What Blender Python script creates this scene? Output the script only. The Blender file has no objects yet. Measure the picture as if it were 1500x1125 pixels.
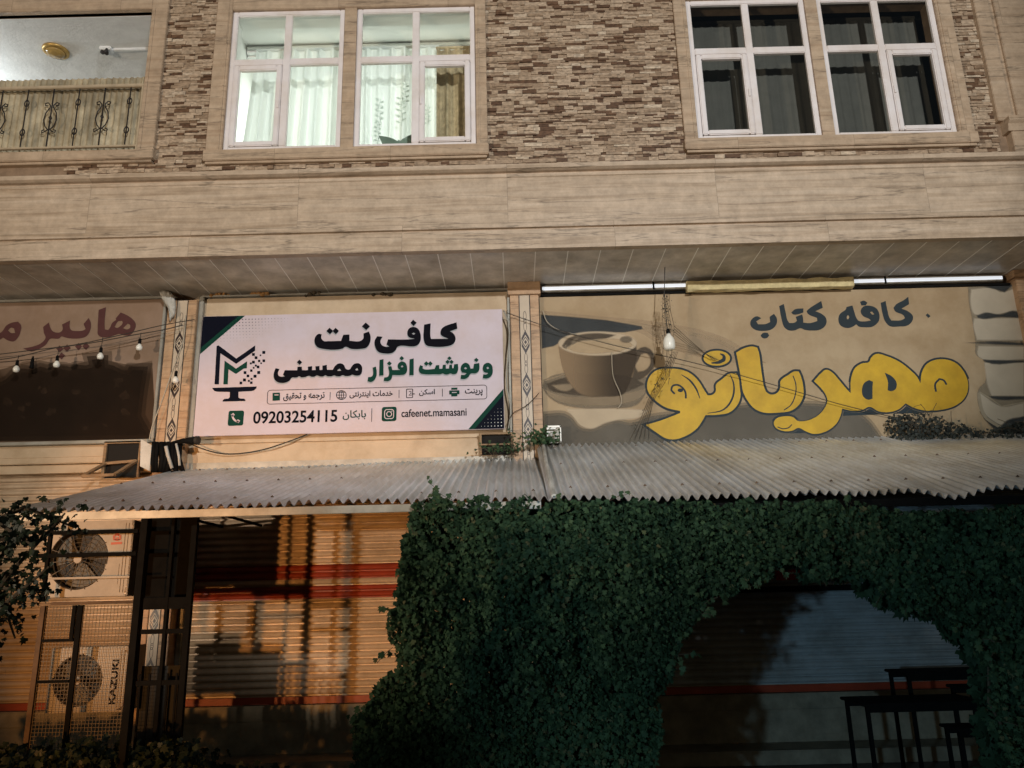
import bpy, bmesh, math, random
import numpy as np
from mathutils import Vector, noise

# ------------------------------------------------------------------ camera
C = bpy.context.collection
SC = bpy.context.scene
F, PITCH, ROLL, DIST, EYE = 1165.0, 15.1, 1.4, 9.0, 1.65
rad = math.radians
_p, _r = rad(PITCH), rad(ROLL)
FW = Vector((0, math.cos(_p), math.sin(_p)))
_up, _rt = Vector((0, -math.sin(_p), math.cos(_p))), Vector((1, 0, 0))
RT = _rt * math.cos(_r) - _up * math.sin(_r)
UP = _up * math.cos(_r) + _rt * math.sin(_r)
cam = bpy.data.objects.new('camera', bpy.data.cameras.new('camera'))
C.objects.link(cam)
cam.data.sensor_width = 36
cam.data.lens = 36 * F / 1500
cam.data.clip_end = 500
from mathutils import Matrix
m = Matrix((RT, UP, -FW)).transposed().to_4x4()
m.translation = Vector((0, -DIST, EYE))
cam.matrix_world = m
SC.camera = cam

# ------------------------------------------------------------------ night sky
w = bpy.data.worlds.new('World'); SC.world = w; w.use_nodes = True
nt = w.node_tree
sky = nt.nodes.new('ShaderNodeTexSky'); sky.sky_type = 'NISHITA'; sky.sun_disc = False
sky.sun_elevation = rad(0.3); sky.sun_rotation = rad(0)
bg = nt.nodes['Background']; bg.inputs['Strength'].default_value = 0.15
nt.links.new(sky.outputs[0], bg.inputs['Color'])
SC.view_settings.view_transform = 'Standard'
SC.view_settings.look = 'None'
SC.view_settings.exposure = 0.0
SC.view_settings.gamma = 1

# ------------------------------------------------------------------ street light (lamps across the road, behind the camera)
def lamp(name, loc, power, col, size=0.12, kind='POINT', rot=None, sizey=None):
    l = bpy.data.lights.new(name, kind); l.energy = power; l.color = col
    if kind == 'AREA':
        l.shape = 'RECTANGLE'; l.size = size; l.size_y = sizey or size
    else:
        l.shadow_soft_size = size
    o = bpy.data.objects.new(name, l); C.objects.link(o); o.location = loc
    if rot: o.rotation_euler = rot
    return o
def spot(name, loc, aim, power, col, half, blend, size=.1):
    o = lamp(name, loc, power, col, size, 'SPOT')
    o.rotation_euler = (Vector(aim) - Vector(loc)).to_track_quat('-Z', 'Y').to_euler()
    o.data.spot_size = rad(2 * half); o.data.spot_blend = blend
spot('street_lamp_light', (-9.5, -13, 1.9), (-1, 0, 7.8), 3000, (1.0, 0.82, 0.63), 27.5, 0.22)
spot('sodium_lamp_light', (-6.0, -12, 1.0), (-3.0, 0, 1.7), 2300, (1.0, 0.44, 0.12), 14, 0.5, .12)
spot('cool_lamp_light', (3.0, -13.5, 6.6), (0.3, 0, 7.6), 4700, (0.95, 0.97, 0.98), 29, 0.40, .12)
spot('blue_lamp_light', (-4.3, -13, 1.7), (3.9, 0, 1.5), 1150, (0.42, 0.74, 1.0), 14, 0.7, .12)
lamp('room_light', (-1.9, 1.0, 8.3), 110, (0.92, 1.0, 0.98), 1.6, 'AREA', (0, 0, 0), 1.0)
lamp('balcony_light', (-7.4, -0.1, 8.05), 75, (0.86, 0.95, 1.0), 0.15)

# ------------------------------------------------------------------ helpers
RND = random.Random(11)
NPR = np.random.RandomState(5)
def P(px, py, Y):
    d = FW + RT * ((px - 750) / F) - UP * ((py - 562.5) / F)
    return Vector((0, -DIST, EYE)) + d * ((Y + DIST) / d.y)
def X(px, py, Y): return P(px, py, Y).x
def Z(px, py, Y): return P(px, py, Y).z

def lin(c):
    return tuple(((v / 255) / 12.92 if v / 255 <= 0.04045 else ((v / 255 + 0.055) / 1.055) ** 2.4) for v in c) + (1,)

def mat(name, col, rough=0.6, metal=0.0, var=0.0, scale=8.0, bump=0.0, bscale=None, spec=0.4, stretch=(1, 1, 1), col2=None, dirt=0.0):
    """principled material; base colour varied by object-space noise (wear, grain, dirt)"""
    mt = bpy.data.materials.new(name); mt.use_nodes = True
    n = mt.node_tree; b = n.nodes['Principled BSDF']
    c = tuple(col) + ((1,) if len(col) == 3 else ())
    b.inputs['Base Color'].default_value = c
    b.inputs['Roughness'].default_value = rough
    b.inputs['Metallic'].default_value = metal
    b.inputs['Specular IOR Level'].default_value = spec
    tc = n.nodes.new('ShaderNodeTexCoord'); mp = n.nodes.new('ShaderNodeMapping')
    mp.inputs['Scale'].default_value = stretch
    n.links.new(tc.outputs['Object'], mp.inputs['Vector'])
    src = None
    if var > 0 or col2:
        nz = n.nodes.new('ShaderNodeTexNoise'); nz.inputs['Scale'].default_value = scale
        nz.inputs['Detail'].default_value = 6; nz.inputs['Roughness'].default_value = 0.62
        n.links.new(mp.outputs[0], nz.inputs['Vector'])
        cr = n.nodes.new('ShaderNodeValToRGB')
        cr.color_ramp.elements[0].position = 0.3; cr.color_ramp.elements[1].position = 0.7
        lo = tuple(v * (1 - var) for v in c[:3]) + (1,)
        hi = tuple(min(1, v * (1 + var * 0.6)) for v in c[:3]) + (1,)
        if col2: lo = tuple(col2) + (1,); hi = c
        cr.color_ramp.elements[0].color = lo; cr.color_ramp.elements[1].color = hi
        n.links.new(nz.outputs[0], cr.inputs[0]); src = cr.outputs[0]
    if dirt > 0:
        nz2 = n.nodes.new('ShaderNodeTexNoise'); nz2.inputs['Scale'].default_value = 1.7
        nz2.inputs['Detail'].default_value = 8; nz2.inputs['Roughness'].default_value = 0.7
        n.links.new(tc.outputs['Object'], nz2.inputs['Vector'])
        r2 = n.nodes.new('ShaderNodeValToRGB')
        r2.color_ramp.elements[0].position = 0.42; r2.color_ramp.elements[1].position = 0.62
        r2.color_ramp.elements[0].color = (1, 1, 1, 1); k = 1 - dirt
        r2.color_ramp.elements[1].color = (k, k * 0.96, k * 0.9, 1)
        n.links.new(nz2.outputs[0], r2.inputs[0])
        mx = n.nodes.new('ShaderNodeMix'); mx.data_type = 'RGBA'; mx.blend_type = 'MULTIPLY'
        mx.inputs['Factor'].default_value = 1
        if src: n.links.new(src, mx.inputs['A'])
        else: mx.inputs['A'].default_value = c
        n.links.new(r2.outputs[0], mx.inputs['B']); src = mx.outputs['Result']
    if src: n.links.new(src, b.inputs['Base Color'])
    if bump > 0:
        nb = n.nodes.new('ShaderNodeTexNoise'); nb.inputs['Scale'].default_value = bscale or scale * 3
        nb.inputs['Detail'].default_value = 5
        n.links.new(mp.outputs[0], nb.inputs['Vector'])
        bm_ = n.nodes.new('ShaderNodeBump'); bm_.inputs['Strength'].default_value = bump; bm_.inputs['Distance'].default_value = 0.01
        n.links.new(nb.outputs[0], bm_.inputs['Height']); n.links.new(bm_.outputs[0], b.inputs['Normal'])
    return mt

def tone_mat(name, stops, rough=0.6, spec=0.3, bump=0.0, bscale=40, grain=0.0, transl=0.0):
    """colour chosen per face by the stored 'tone' attribute (each stone or leaf has its own colour)"""
    mt = bpy.data.materials.new(name); mt.use_nodes = True
    n = mt.node_tree; b = n.nodes['Principled BSDF']
    b.inputs['Roughness'].default_value = rough; b.inputs['Specular IOR Level'].default_value = spec
    at = n.nodes.new('ShaderNodeAttribute'); at.attribute_name = 'tone'
    cr = n.nodes.new('ShaderNodeValToRGB')
    el = cr.color_ramp.elements
    while len(el) < len(stops): el.new(0.5)
    for e, (p_, c_) in zip(el, stops): e.position = p_; e.color = tuple(c_) + (1,)
    n.links.new(at.outputs['Fac'], cr.inputs[0]); src = cr.outputs[0]
    tc = n.nodes.new('ShaderNodeTexCoord')
    if grain > 0:
        nz = n.nodes.new('ShaderNodeTexNoise'); nz.inputs['Scale'].default_value = 22; nz.inputs['Detail'].default_value = 7
        mp = n.nodes.new('ShaderNodeMapping'); mp.inputs['Scale'].default_value = (1, 1, 2.2)
        n.links.new(tc.outputs['Object'], mp.inputs[0]); n.links.new(mp.outputs[0], nz.inputs['Vector'])
        r2 = n.nodes.new('ShaderNodeMapRange'); r2.inputs['From Min'].default_value = 0.35; r2.inputs['From Max'].default_value = 0.65
        r2.inputs['To Min'].default_value = 1 - grain; r2.inputs['To Max'].default_value = 1 + grain * 0.35
        n.links.new(nz.outputs[0], r2.inputs[0])
        mx = n.nodes.new('ShaderNodeMix'); mx.data_type = 'RGBA'; mx.blend_type = 'MULTIPLY'; mx.inputs['Factor'].default_value = 1
        n.links.new(src, mx.inputs['A']); n.links.new(r2.outputs[0], mx.inputs['B']); src = mx.outputs['Result']
    n.links.new(src, b.inputs['Base Color'])
    if bump > 0:
        nb = n.nodes.new('ShaderNodeTexNoise'); nb.inputs['Scale'].default_value = bscale
        n.links.new(tc.outputs['Object'], nb.inputs['Vector'])
        bm_ = n.nodes.new('ShaderNodeBump'); bm_.inputs['Strength'].default_value = bump; bm_.inputs['Distance'].default_value = 0.006
        n.links.new(nb.outputs[0], bm_.inputs['Height']); n.links.new(bm_.outputs[0], b.inputs['Normal'])
    if transl > 0:
        tr = n.nodes.new('ShaderNodeBsdfTranslucent'); n.links.new(src, tr.inputs['Color'])
        ms = n.nodes.new('ShaderNodeMixShader'); ms.inputs[0].default_value = transl
        out = n.nodes['Material Output']
        n.links.new(b.outputs[0], ms.inputs[1]); n.links.new(tr.outputs[0], ms.inputs[2]); n.links.new(ms.outputs[0], out.inputs[0])
    return mt

def travertine(name, base, dark, light, tile=(2.3, 0.80), joint=0.62, rough=0.45):
    """veined travertine slabs: long wavy bands along x, thin slab joints, a few cracks"""
    mt = bpy.data.materials.new(name); mt.use_nodes = True
    n = mt.node_tree; b = n.nodes['Principled BSDF']
    b.inputs['Roughness'].default_value = rough; b.inputs['Specular IOR Level'].default_value = 0.3
    tc = n.nodes.new('ShaderNodeTexCoord')
    br = n.nodes.new('ShaderNodeTexBrick')     # slab grid, in the x-z plane
    mp0 = n.nodes.new('ShaderNodeMapping'); mp0.inputs['Rotation'].default_value = (rad(-90), 0, 0)
    n.links.new(tc.outputs['Object'], mp0.inputs[0]); n.links.new(mp0.outputs[0], br.inputs['Vector'])
    br.inputs['Scale'].default_value = 1; br.inputs['Brick Width'].default_value = tile[0]; br.inputs['Row Height'].default_value = tile[1]
    br.inputs['Mortar Size'].default_value = 0.0025; br.inputs['Mortar Smooth'].default_value = 0.1
    br.inputs['Color1'].default_value = (0, 0, 0, 1); br.inputs['Color2'].default_value = (1, 1, 1, 1); br.inputs['Mortar'].default_value = (0.5, 0.5, 0.5, 1)
    # every slab gets its own slice of the veining
    add = n.nodes.new('ShaderNodeVectorMath'); add.operation = 'MULTIPLY_ADD'
    add.inputs[1].default_value = (3.1, 1.7, 2.3)
    n.links.new(br.outputs['Color'], add.inputs[0]); n.links.new(tc.outputs['Object'], add.inputs[2])
    mp = n.nodes.new('ShaderNodeMapping'); mp.inputs['Scale'].default_value = (0.28, 1, 7.0)
    n.links.new(add.outputs[0], mp.inputs[0])
    nz = n.nodes.new('ShaderNodeTexNoise'); nz.inputs['Scale'].default_value = 2.4; nz.inputs['Detail'].default_value = 9
    nz.inputs['Roughness'].default_value = 0.66; nz.inputs['Distortion'].default_value = 0.5
    n.links.new(mp.outputs[0], nz.inputs['Vector'])
    cr = n.nodes.new('ShaderNodeValToRGB'); el = cr.color_ramp.elements
    el[0].position = 0.32; el[0].color = tuple(dark) + (1,)
    el[1].position = 0.68; el[1].color = tuple(light) + (1,)
    e = el.new(0.47); e.color = tuple(base) + (1,)
    n.links.new(nz.outputs[0], cr.inputs[0])
    # fine brown veins
    mp2 = n.nodes.new('ShaderNodeMapping'); mp2.inputs['Scale'].default_value = (0.16, 1, 2.2)
    n.links.new(add.outputs[0], mp2.inputs[0])
    nv = n.nodes.new('ShaderNodeTexNoise'); nv.inputs['Scale'].default_value = 1.6; nv.inputs['Detail'].default_value = 7; nv.inputs['Roughness'].default_value = 0.58
    n.links.new(mp2.outputs[0], nv.inputs['Vector'])
    sb = n.nodes.new('ShaderNodeMath'); sb.operation = 'SUBTRACT'; sb.inputs[1].default_value = 0.5
    ab = n.nodes.new('ShaderNodeMath'); ab.operation = 'ABSOLUTE'
    mr = n.nodes.new('ShaderNodeMapRange'); mr.inputs['From Min'].default_value = 0.0; mr.inputs['From Max'].default_value = 0.011
    mr.inputs['To Min'].default_value = 0.54; mr.inputs['To Max'].default_value = 1.0
    n.links.new(nv.outputs[0], sb.inputs[0]); n.links.new(sb.outputs[0], ab.inputs[0]); n.links.new(ab.outputs[0], mr.inputs[0])
    mx = n.nodes.new('ShaderNodeMix'); mx.data_type = 'RGBA'; mx.blend_type = 'MULTIPLY'; mx.inputs['Factor'].default_value = 1
    n.links.new(cr.outputs[0], mx.inputs['A']); n.links.new(mr.outputs[0], mx.inputs['B'])
    # joints between slabs
    jm = n.nodes.new('ShaderNodeMapRange'); jm.inputs['To Min'].default_value = 1; jm.inputs['To Max'].default_value = joint
    n.links.new(br.outputs['Fac'], jm.inputs[0])
    mx2 = n.nodes.new('ShaderNodeMix'); mx2.data_type = 'RGBA'; mx2.blend_type = 'MULTIPLY'; mx2.inputs['Factor'].default_value = 1
    n.links.new(mx.outputs['Result'], mx2.inputs['A']); n.links.new(jm.outputs[0], mx2.inputs['B'])
    ns = n.nodes.new('ShaderNodeTexNoise'); ns.inputs['Scale'].default_value = 7; ns.inputs['Detail'].default_value = 9; ns.inputs['Roughness'].default_value = 0.75
    n.links.new(tc.outputs['Object'], ns.inputs['Vector'])
    ms = n.nodes.new('ShaderNodeMapRange'); ms.inputs['From Min'].default_value = 0.35; ms.inputs['From Max'].default_value = 0.65; ms.inputs['To Min'].default_value = 0.80; ms.inputs['To Max'].default_value = 1.12
    n.links.new(ns.outputs[0], ms.inputs[0])
    mx3 = n.nodes.new('ShaderNodeMix'); mx3.data_type = 'RGBA'; mx3.blend_type = 'MULTIPLY'; mx3.inputs['Factor'].default_value = 1
    n.links.new(mx2.outputs['Result'], mx3.inputs['A']); n.links.new(ms.outputs[0], mx3.inputs['B'])
    n.links.new(mx3.outputs['Result'], b.inputs['Base Color'])
    bp = n.nodes.new('ShaderNodeBump'); bp.inputs['Strength'].default_value = 0.25; bp.inputs['Distance'].default_value = 0.006
    n.links.new(nz.outputs[0], bp.inputs['Height']); n.links.new(bp.outputs[0], b.inputs['Normal'])
    return mt

def root_of(o):
    while o.parent: o = o.parent
    return o

def tag(o, label=None, cat=None, group=None, kind=None):
    if label: o['label'] = label
    if cat: o['category'] = cat
    if group: o['group'] = group
    if kind: o['kind'] = kind
    return o

def thing(name, label, cat, loc=(0, 0, 0), group=None):
    o = bpy.data.objects.new(name, None); C.objects.link(o); o.location = loc
    o.empty_display_size = 0.1
    return tag(o, label, cat, group)

class MB:
    """collects shapes (world coordinates) that become ONE mesh object"""
    def __init__(s): s.v = []; s.f = []; s.t = []
    def add(s, v, f, tone=0.5):
        k = len(s.v); s.v += [tuple(p) for p in v]; s.f += [tuple(i + k for i in q) for q in f]; s.t += [tone] * len(f); return s
    def box(s, x0, x1, y0, y1, z0, z1, tone=0.5, bev=0.0):
        if x0 > x1: x0, x1 = x1, x0
        if y0 > y1: y0, y1 = y1, y0
        if z0 > z1: z0, z1 = z1, z0
        b = min(bev, (x1 - x0) * .45, (y1 - y0) * .45, (z1 - z0) * .45)
        if b <= 0:
            v = [(x, y, z) for x in (x0, x1) for y in (y0, y1) for z in (z0, z1)]
            return s.add(v, [(0, 1, 3, 2), (4, 6, 7, 5), (0, 4, 5, 1), (2, 3, 7, 6), (0, 2, 6, 4), (1, 5, 7, 3)], tone)
        bm = bmesh.new()
        r = bmesh.ops.create_cube(bm, size=1)
        for q in bm.verts:
            q.co = Vector(((x0 + x1) / 2 + q.co.x * (x1 - x0), (y0 + y1) / 2 + q.co.y * (y1 - y0), (z0 + z1) / 2 + q.co.z * (z1 - z0)))
        bmesh.ops.bevel(bm, geom=bm.edges[:], offset=b, segments=2, affect='EDGES')
        bm.verts.index_update()
        s.add([q.co[:] for q in bm.verts], [[q.index for q in f.verts] for f in bm.faces], tone); bm.free(); return s
    def quad(s, a, b, c, d, tone=0.5): return s.add([a, b, c, d], [(0, 1, 2, 3)], tone)
    def prism(s, pts, y0, y1, tone=0.5):
        n = len(pts)
        v = [(x, y0, z) for x, z in pts] + [(x, y1, z) for x, z in pts]
        f = [tuple(range(n)), tuple(range(2 * n - 1, n - 1, -1))] + [(i, n + i, n + (i + 1) % n, (i + 1) % n) for i in range(n)]
        return s.add(v, f, tone)
    def profile(s, pts, x0, x1, tone=0.5):
        """closed (y, z) outline extruded along x"""
        n = len(pts)
        v = [(x0, y, z) for y, z in pts] + [(x1, y, z) for y, z in pts]
        f = [tuple(range(n)), tuple(range(2 * n - 1, n - 1, -1))] + [(i, n + i, n + (i + 1) % n, (i + 1) % n) for i in range(n)]
        return s.add(v, f, tone)
    def tube(s, pts, r, n=6, cap=True, tone=0.5):
        pts = [Vector(p) for p in pts]; k = len(pts)
        rr = r if isinstance(r, (list, tuple)) else [r] * k
        v = []; f = []
        nrm = None
        for i, p in enumerate(pts):
            d = (pts[min(i + 1, k - 1)] - pts[max(i - 1, 0)])
            if d.length < 1e-9: d = Vector((0, 0, 1))
            d.normalize()
            if nrm is None: nrm = d.orthogonal().normalized()
            else:
                nrm = nrm - d * nrm.dot(d)
                nrm = nrm.normalized() if nrm.length > 1e-6 else d.orthogonal().normalized()
            b = d.cross(nrm)
            for j in range(n):
                a = 2 * math.pi * j / n
                v.append(p + (nrm * math.cos(a) + b * math.sin(a)) * rr[i])
        for i in range(k - 1):
            for j in range(n):
                f.append((i * n + j, i * n + (j + 1) % n, (i + 1) * n + (j + 1) % n, (i + 1) * n + j))
        if cap: f += [tuple(range(n - 1, -1, -1)), tuple((k - 1) * n + j for j in range(n))]
        return s.add(v, f, tone)
    def bar(s, a, b, wd, dp, tone=0.5):
        """square bar from a to b"""
        a, b = Vector(a), Vector(b); d = (b - a).normalized()
        u = d.cross(Vector((0, 1, 0)))
        u = u.normalized() if u.length > 1e-4 else Vector((1, 0, 0))
        q = d.cross(u).normalized(); u = u * wd / 2; q = q * dp / 2
        v = [a - u - q, a + u - q, a + u + q, a - u + q, b - u - q, b + u - q, b + u + q, b - u + q]
        return s.add(v, [(3, 2, 1, 0), (4, 5, 6, 7), (0, 1, 5, 4), (1, 2, 6, 5), (2, 3, 7, 6), (3, 0, 4, 7)], tone)
    def lathe(s, c, prof, axis='z', n=20, tone=0.5):
        """prof = [(radius, height)] turned about an axis through c"""
        c = Vector(c); v = []; f = []
        for r, h in prof:
            for j in range(n):
                a = 2 * math.pi * j / n
                u, q = r * math.cos(a), r * math.sin(a)
                v.append(c + (Vector((u, q, h)) if axis == 'z' else Vector((u, h, q)) if axis == 'y' else Vector((h, u, q))))
        k = len(prof)
        for i in range(k - 1):
            for j in range(n):
                f.append((i * n + j, i * n + (j + 1) % n, (i + 1) * n + (j + 1) % n, (i + 1) * n + j))
        f += [tuple(range(n)), tuple((k - 1) * n + j for j in range(n))]
        return s.add(v, f, tone)
    def build(s, name, mt, parent=None, smooth=False, label=None):
        off = Vector(root_of(parent).location) if parent else Vector((0, 0, 0))
        me = bpy.data.meshes.new(name)
        me.from_pydata([(p[0] - off.x, p[1] - off.y, p[2] - off.z) for p in s.v], [], s.f)
        if smooth: me.polygons.foreach_set('use_smooth', [True] * len(me.polygons))
        at = me.attributes.new('tone', 'FLOAT', 'FACE'); at.data.foreach_set('value', s.t)
        if mt: me.materials.append(mt)
        bm = bmesh.new(); bm.from_mesh(me); bmesh.ops.recalc_face_normals(bm, faces=bm.faces[:]); bm.to_mesh(me); bm.free()
        o = bpy.data.objects.new(name, me); C.objects.link(o)
        if parent: o.parent = parent
        if label: o['label'] = label
        return o

def children(o): return [c for c in bpy.data.objects if c.parent == o]
def copy_tree(o, parent=None):
    c = o.copy(); C.objects.link(c); c.parent = parent
    for ch in children(o): copy_tree(ch, c)
    return c

def smooth_loop(pts, closed=True, k=5, corner=58):
    """Catmull-Rom through the points, sharp where the outline turns hard"""
    n = len(pts); P_ = [Vector((a, b)) for a, b in pts]; out = []
    def tang(i):
        if not closed and i in (0, n - 1): return Vector((0, 0))
        a, b, c = P_[(i - 1) % n], P_[i], P_[(i + 1) % n]
        u, v = b - a, c - b
        if u.length < 1e-9 or v.length < 1e-9: return Vector((0, 0))
        if math.degrees(u.angle(v)) > corner: return Vector((0, 0))
        t = (u.normalized() + v.normalized()); t = t.normalized() if t.length > 1e-6 else u.normalized()
        return t
    T = [tang(i) for i in range(n)]
    for i in range(n if closed else n - 1):
        a, b = P_[i], P_[(i + 1) % n]; L = (b - a).length
        t0, t1 = T[i] * L, T[(i + 1) % n] * L
        if T[i].length == 0 and T[(i + 1) % n].length == 0: out.append(a); continue
        if T[i].length == 0: t0 = (b - a) * 1.0
        if T[(i + 1) % n].length == 0: t1 = (b - a) * 1.0
        for j in range(k):
            s = j / k
            out.append(a * (2*s**3 - 3*s*s + 1) + t0 * (s**3 - 2*s*s + s) + b * (-2*s**3 + 3*s*s) + t1 * (s**3 - s*s))
    if not closed: out.append(P_[-1])
    return [(p.x, p.y) for p in out]

def fill2d(loops, offset=0.0):
    """loops of (x, z) -> (verts, faces) filled with holes"""
    cu = bpy.data.curves.new('tmp', 'CURVE'); cu.dimensions = '2D'; cu.fill_mode = 'BOTH'; cu.offset = offset
    for L in loops:
        sp = cu.splines.new('POLY'); sp.points.add(len(L) - 1)
        for q, (a, b) in zip(sp.points, L): q.co = (a, b, 0, 1)
        sp.use_cyclic_u = True
    o = bpy.data.objects.new('tmp', cu)
    me = o.to_mesh()
    v = [(q.co.x, q.co.y) for q in me.vertices]; f = [tuple(p.vertices) for p in me.polygons]
    o.to_mesh_clear(); bpy.data.objects.remove(o); bpy.data.curves.remove(cu)
    return v, f

class Print:
    """flat lettering / printed shapes lying on a vertical board at depth Y"""
    def __init__(s, Y): s.mb = MB(); s.Y = Y
    def loops(s, loops, org=(0, 0), sc=1.0, smooth=True, d=(0, 0), offset=0.0, k=5, Y=None):
        """each loop separately filled; a loop given as a list of loops carries holes"""
        Y = s.Y if Y is None else Y
        for g in loops:
            grp = g if isinstance(g[0][0], (list, tuple)) else [g]
            LL = []
            for L in grp:
                if smooth: L = smooth_loop(L, k=k)
                q = [P(org[0] + a / sc + d[0], org[1] + b / sc + d[1], Y) for a, b in L]
                LL.append([(p.x, p.z) for p in q])
            if offset:
                for q_ in range(len(LL)):
                    ar = sum(a[0] * b[1] - b[0] * a[1] for a, b in zip(LL[q_], LL[q_][1:] + LL[q_][:1]))
                    if (ar < 0) == (q_ == 0): LL[q_] = LL[q_][::-1]
            v, f = fill2d(LL, offset)
            s.mb.add([(a, Y, b) for a, b in v], f)
        return s
    def stroke(s, pts, wd, org=(0, 0), sc=1.0, smooth=True, taper=False, Y=None):
        Y = s.Y if Y is None else Y
        L = smooth_loop(pts, closed=False) if smooth else pts
        q = [P(org[0] + a / sc, org[1] + b / sc, Y) for a, b in L]
        q = [Vector((p.x, p.z)) for p in q]; n = len(q); l = []; r = []
        for i, p in enumerate(q):
            t = (q[min(i + 1, n - 1)] - q[max(i - 1, 0)]).normalized(); nn = Vector((-t.y, t.x))
            ww = wd / 2 * (0.25 + 0.75 * math.sin(math.pi * (i + 0.5) / n) if taper else 1)
            l.append(p + nn * ww); r.append(p - nn * ww)
        v = [(a.x, Y, a.y) for a in l + r]
        s.mb.add(v, [(i, i + 1, n + i + 1, n + i) for i in range(n - 1)])
        return s
    def rects(s, lst):
        for x0, z0, x1, z1 in lst: s.mb.quad((x0, s.Y, z0), (x1, s.Y, z0), (x1, s.Y, z1), (x0, s.Y, z1))
        return s
    def text(s, body, x0, y0, x1, y1, bold=0.0, rot=False):
        """fit a word into the pixel box"""
        cu = bpy.data.curves.new('tmp', 'FONT'); cu.body = body; cu.size = 1; cu.offset = bold
        o = bpy.data.objects.new('tmp', cu); C.objects.link(o)
        bpy.context.view_layer.update()
        me = o.to_mesh()
        v = [(q.co.x, q.co.y) for q in me.vertices]; f = [tuple(p.vertices) for p in me.polygons]
        o.to_mesh_clear(); bpy.data.objects.remove(o); bpy.data.curves.remove(cu)
        if rot: v = [(-b, a) for a, b in v]
        ax, bx = min(a for a, b in v), max(a for a, b in v); az, bz = min(b for a, b in v), max(b for a, b in v)
        ym, xm = (y0 + y1) / 2, (x0 + x1) / 2
        wx0, wx1 = X(x0, ym, s.Y), X(x1, ym, s.Y); wz0, wz1 = Z(xm, y1, s.Y), Z(xm, y0, s.Y)
        s.mb.add([(wx0 + (a - ax) / (bx - ax) * (wx1 - wx0), s.Y, wz0 + (b - az) / (bz - az) * (wz1 - wz0)) for a, b in v], f)
        return s
    def build(s, name, mt, parent, label=None): return s.mb.build(name, mt, parent, label=label)

def ellipse(cx, cy, rx, ry, n=28, a0=0):
    return [(cx + rx * math.cos(a0 + 2 * math.pi * i / n), cy + ry * math.sin(a0 + 2 * math.pi * i / n)) for i in range(n)]
def rrect(x0, y0, x1, y1, r, n=5):
    out = []
    for cx, cy, a in ((x1 - r, y1 - r, 0), (x0 + r, y1 - r, 90), (x0 + r, y0 + r, 180), (x1 - r, y0 + r, 270)):
        out += [(cx + r * math.cos(rad(a + 90 * i / n)), cy + r * math.sin(rad(a + 90 * i / n))) for i in range(n + 1)]
    return out
def in_poly(x, y, poly):
    c = False; n = len(poly)
    for i in range(n):
        (x0, y0), (x1, y1) = poly[i], poly[i - 1]
        if (y0 > y) != (y1 > y) and x < (x1 - x0) * (y - y0) / (y1 - y0) + x0: c = not c
    return c

# ------------------------------------------------------------------ materials
TAN = travertine('travertine', (.45, .34, .24), (.325, .235, .155), (.53, .415, .305))
TAN2 = travertine('travertine_trim', (.42, .305, .205), (.35, .24, .155), (.48, .36, .25), tile=(1.3, 2.0))
PILL = travertine('pillar_stone', (.46, .29, .165), (.38, .225, .12), (.52, .345, .21), tile=(3.0, 0.62))
MOSAIC = tone_mat('stone_mosaic', [(0, (.10, .052, .028)), (.14, (.14, .075, .04)), (.17, (.22, .14, .085)), (.24, (.28, .19, .12)), (.6, (.40, .29, .195)), (.86, (.46, .345, .24)), (.9, (.50, .39, .28)), (1, (.54, .43, .31))], rough=.55, bump=.3, grain=.38)
GROUT = mat('mosaic_bed', (.24, .16, .10), .8, var=.3)
SOFF = mat('soffit_marble', (.60, .54, .46), .35, var=.4, scale=3.0, bump=.1, dirt=.25)
SOFJ = mat('soffit_joint', (.88, .86, .80), .35)
UPVC = mat('white_upvc', (.74, .68, .66), .35, var=.06, scale=5, dirt=.10)
GLASS = bpy.data.materials.new('window_glass'); GLASS.use_nodes = True
_n = GLASS.node_tree; _n.nodes.remove(_n.nodes['Principled BSDF'])
_t = _n.nodes.new('ShaderNodeBsdfTransparent'); _g = _n.nodes.new('ShaderNodeBsdfGlossy'); _g.inputs['Roughness'].default_value = 0.02
_t.inputs[0].default_value = (.93, .96, .94, 1)
_m = _n.nodes.new('ShaderNodeMixShader'); _m.inputs[0].default_value = 0.06
_n.links.new(_t.outputs[0], _m.inputs[1]); _n.links.new(_g.outputs[0], _m.inputs[2]); _n.links.new(_m.outputs[0], _n.nodes['Material Output'].inputs[0])
ROOMW = mat('room_paint', (.80, .80, .76), .7, var=.04, scale=2)
PLASTER = mat('balcony_plaster', (.70, .70, .68), .8, var=.10, scale=6, bump=.5, bscale=25)
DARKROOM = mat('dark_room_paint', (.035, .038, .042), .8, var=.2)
SHEER = tone_mat('sheer_curtain', [(0, (.80, .82, .78)), (1, (.80, .82, .78))], .8, transl=.27)
GOLDC = mat('gold_curtain', (.55, .43, .26), .75, var=.35, scale=14, bump=.3)
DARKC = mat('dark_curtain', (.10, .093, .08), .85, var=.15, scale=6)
IRON = mat('wrought_iron', (.025, .02, .018), .5, metal=.3, var=.3)
BLACK = mat('black_paint', (.006, .0055, .005), .85, var=.4, scale=10, bump=.1, spec=.12)
GREY = mat('grey_metal', (.34, .33, .29), .5, metal=.2, var=.15, dirt=.25)
CREAM = mat('cream_panel', (.56, .43, .29), .6, var=.10, scale=3, dirt=.18)
SHUT = mat('cream_shutter_paint', (.62, .48, .34), .42, metal=.1, var=.10, scale=2.5, stretch=(.4, 1, 3), dirt=.30)
SHUTG = mat('grey_shutter_paint', (.40, .43, .44), .42, metal=.1, var=.12, scale=2.5, stretch=(.4, 1, 3), dirt=.30)
RED = mat('red_shutter_paint', (.36, .050, .020), .45, var=.25, scale=4, stretch=(.5, 1, 2), dirt=.3)
PLINTH = mat('plinth_stone', (.26, .225, .16), .6, var=.35, scale=5, bump=.2, dirt=.3)
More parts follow.
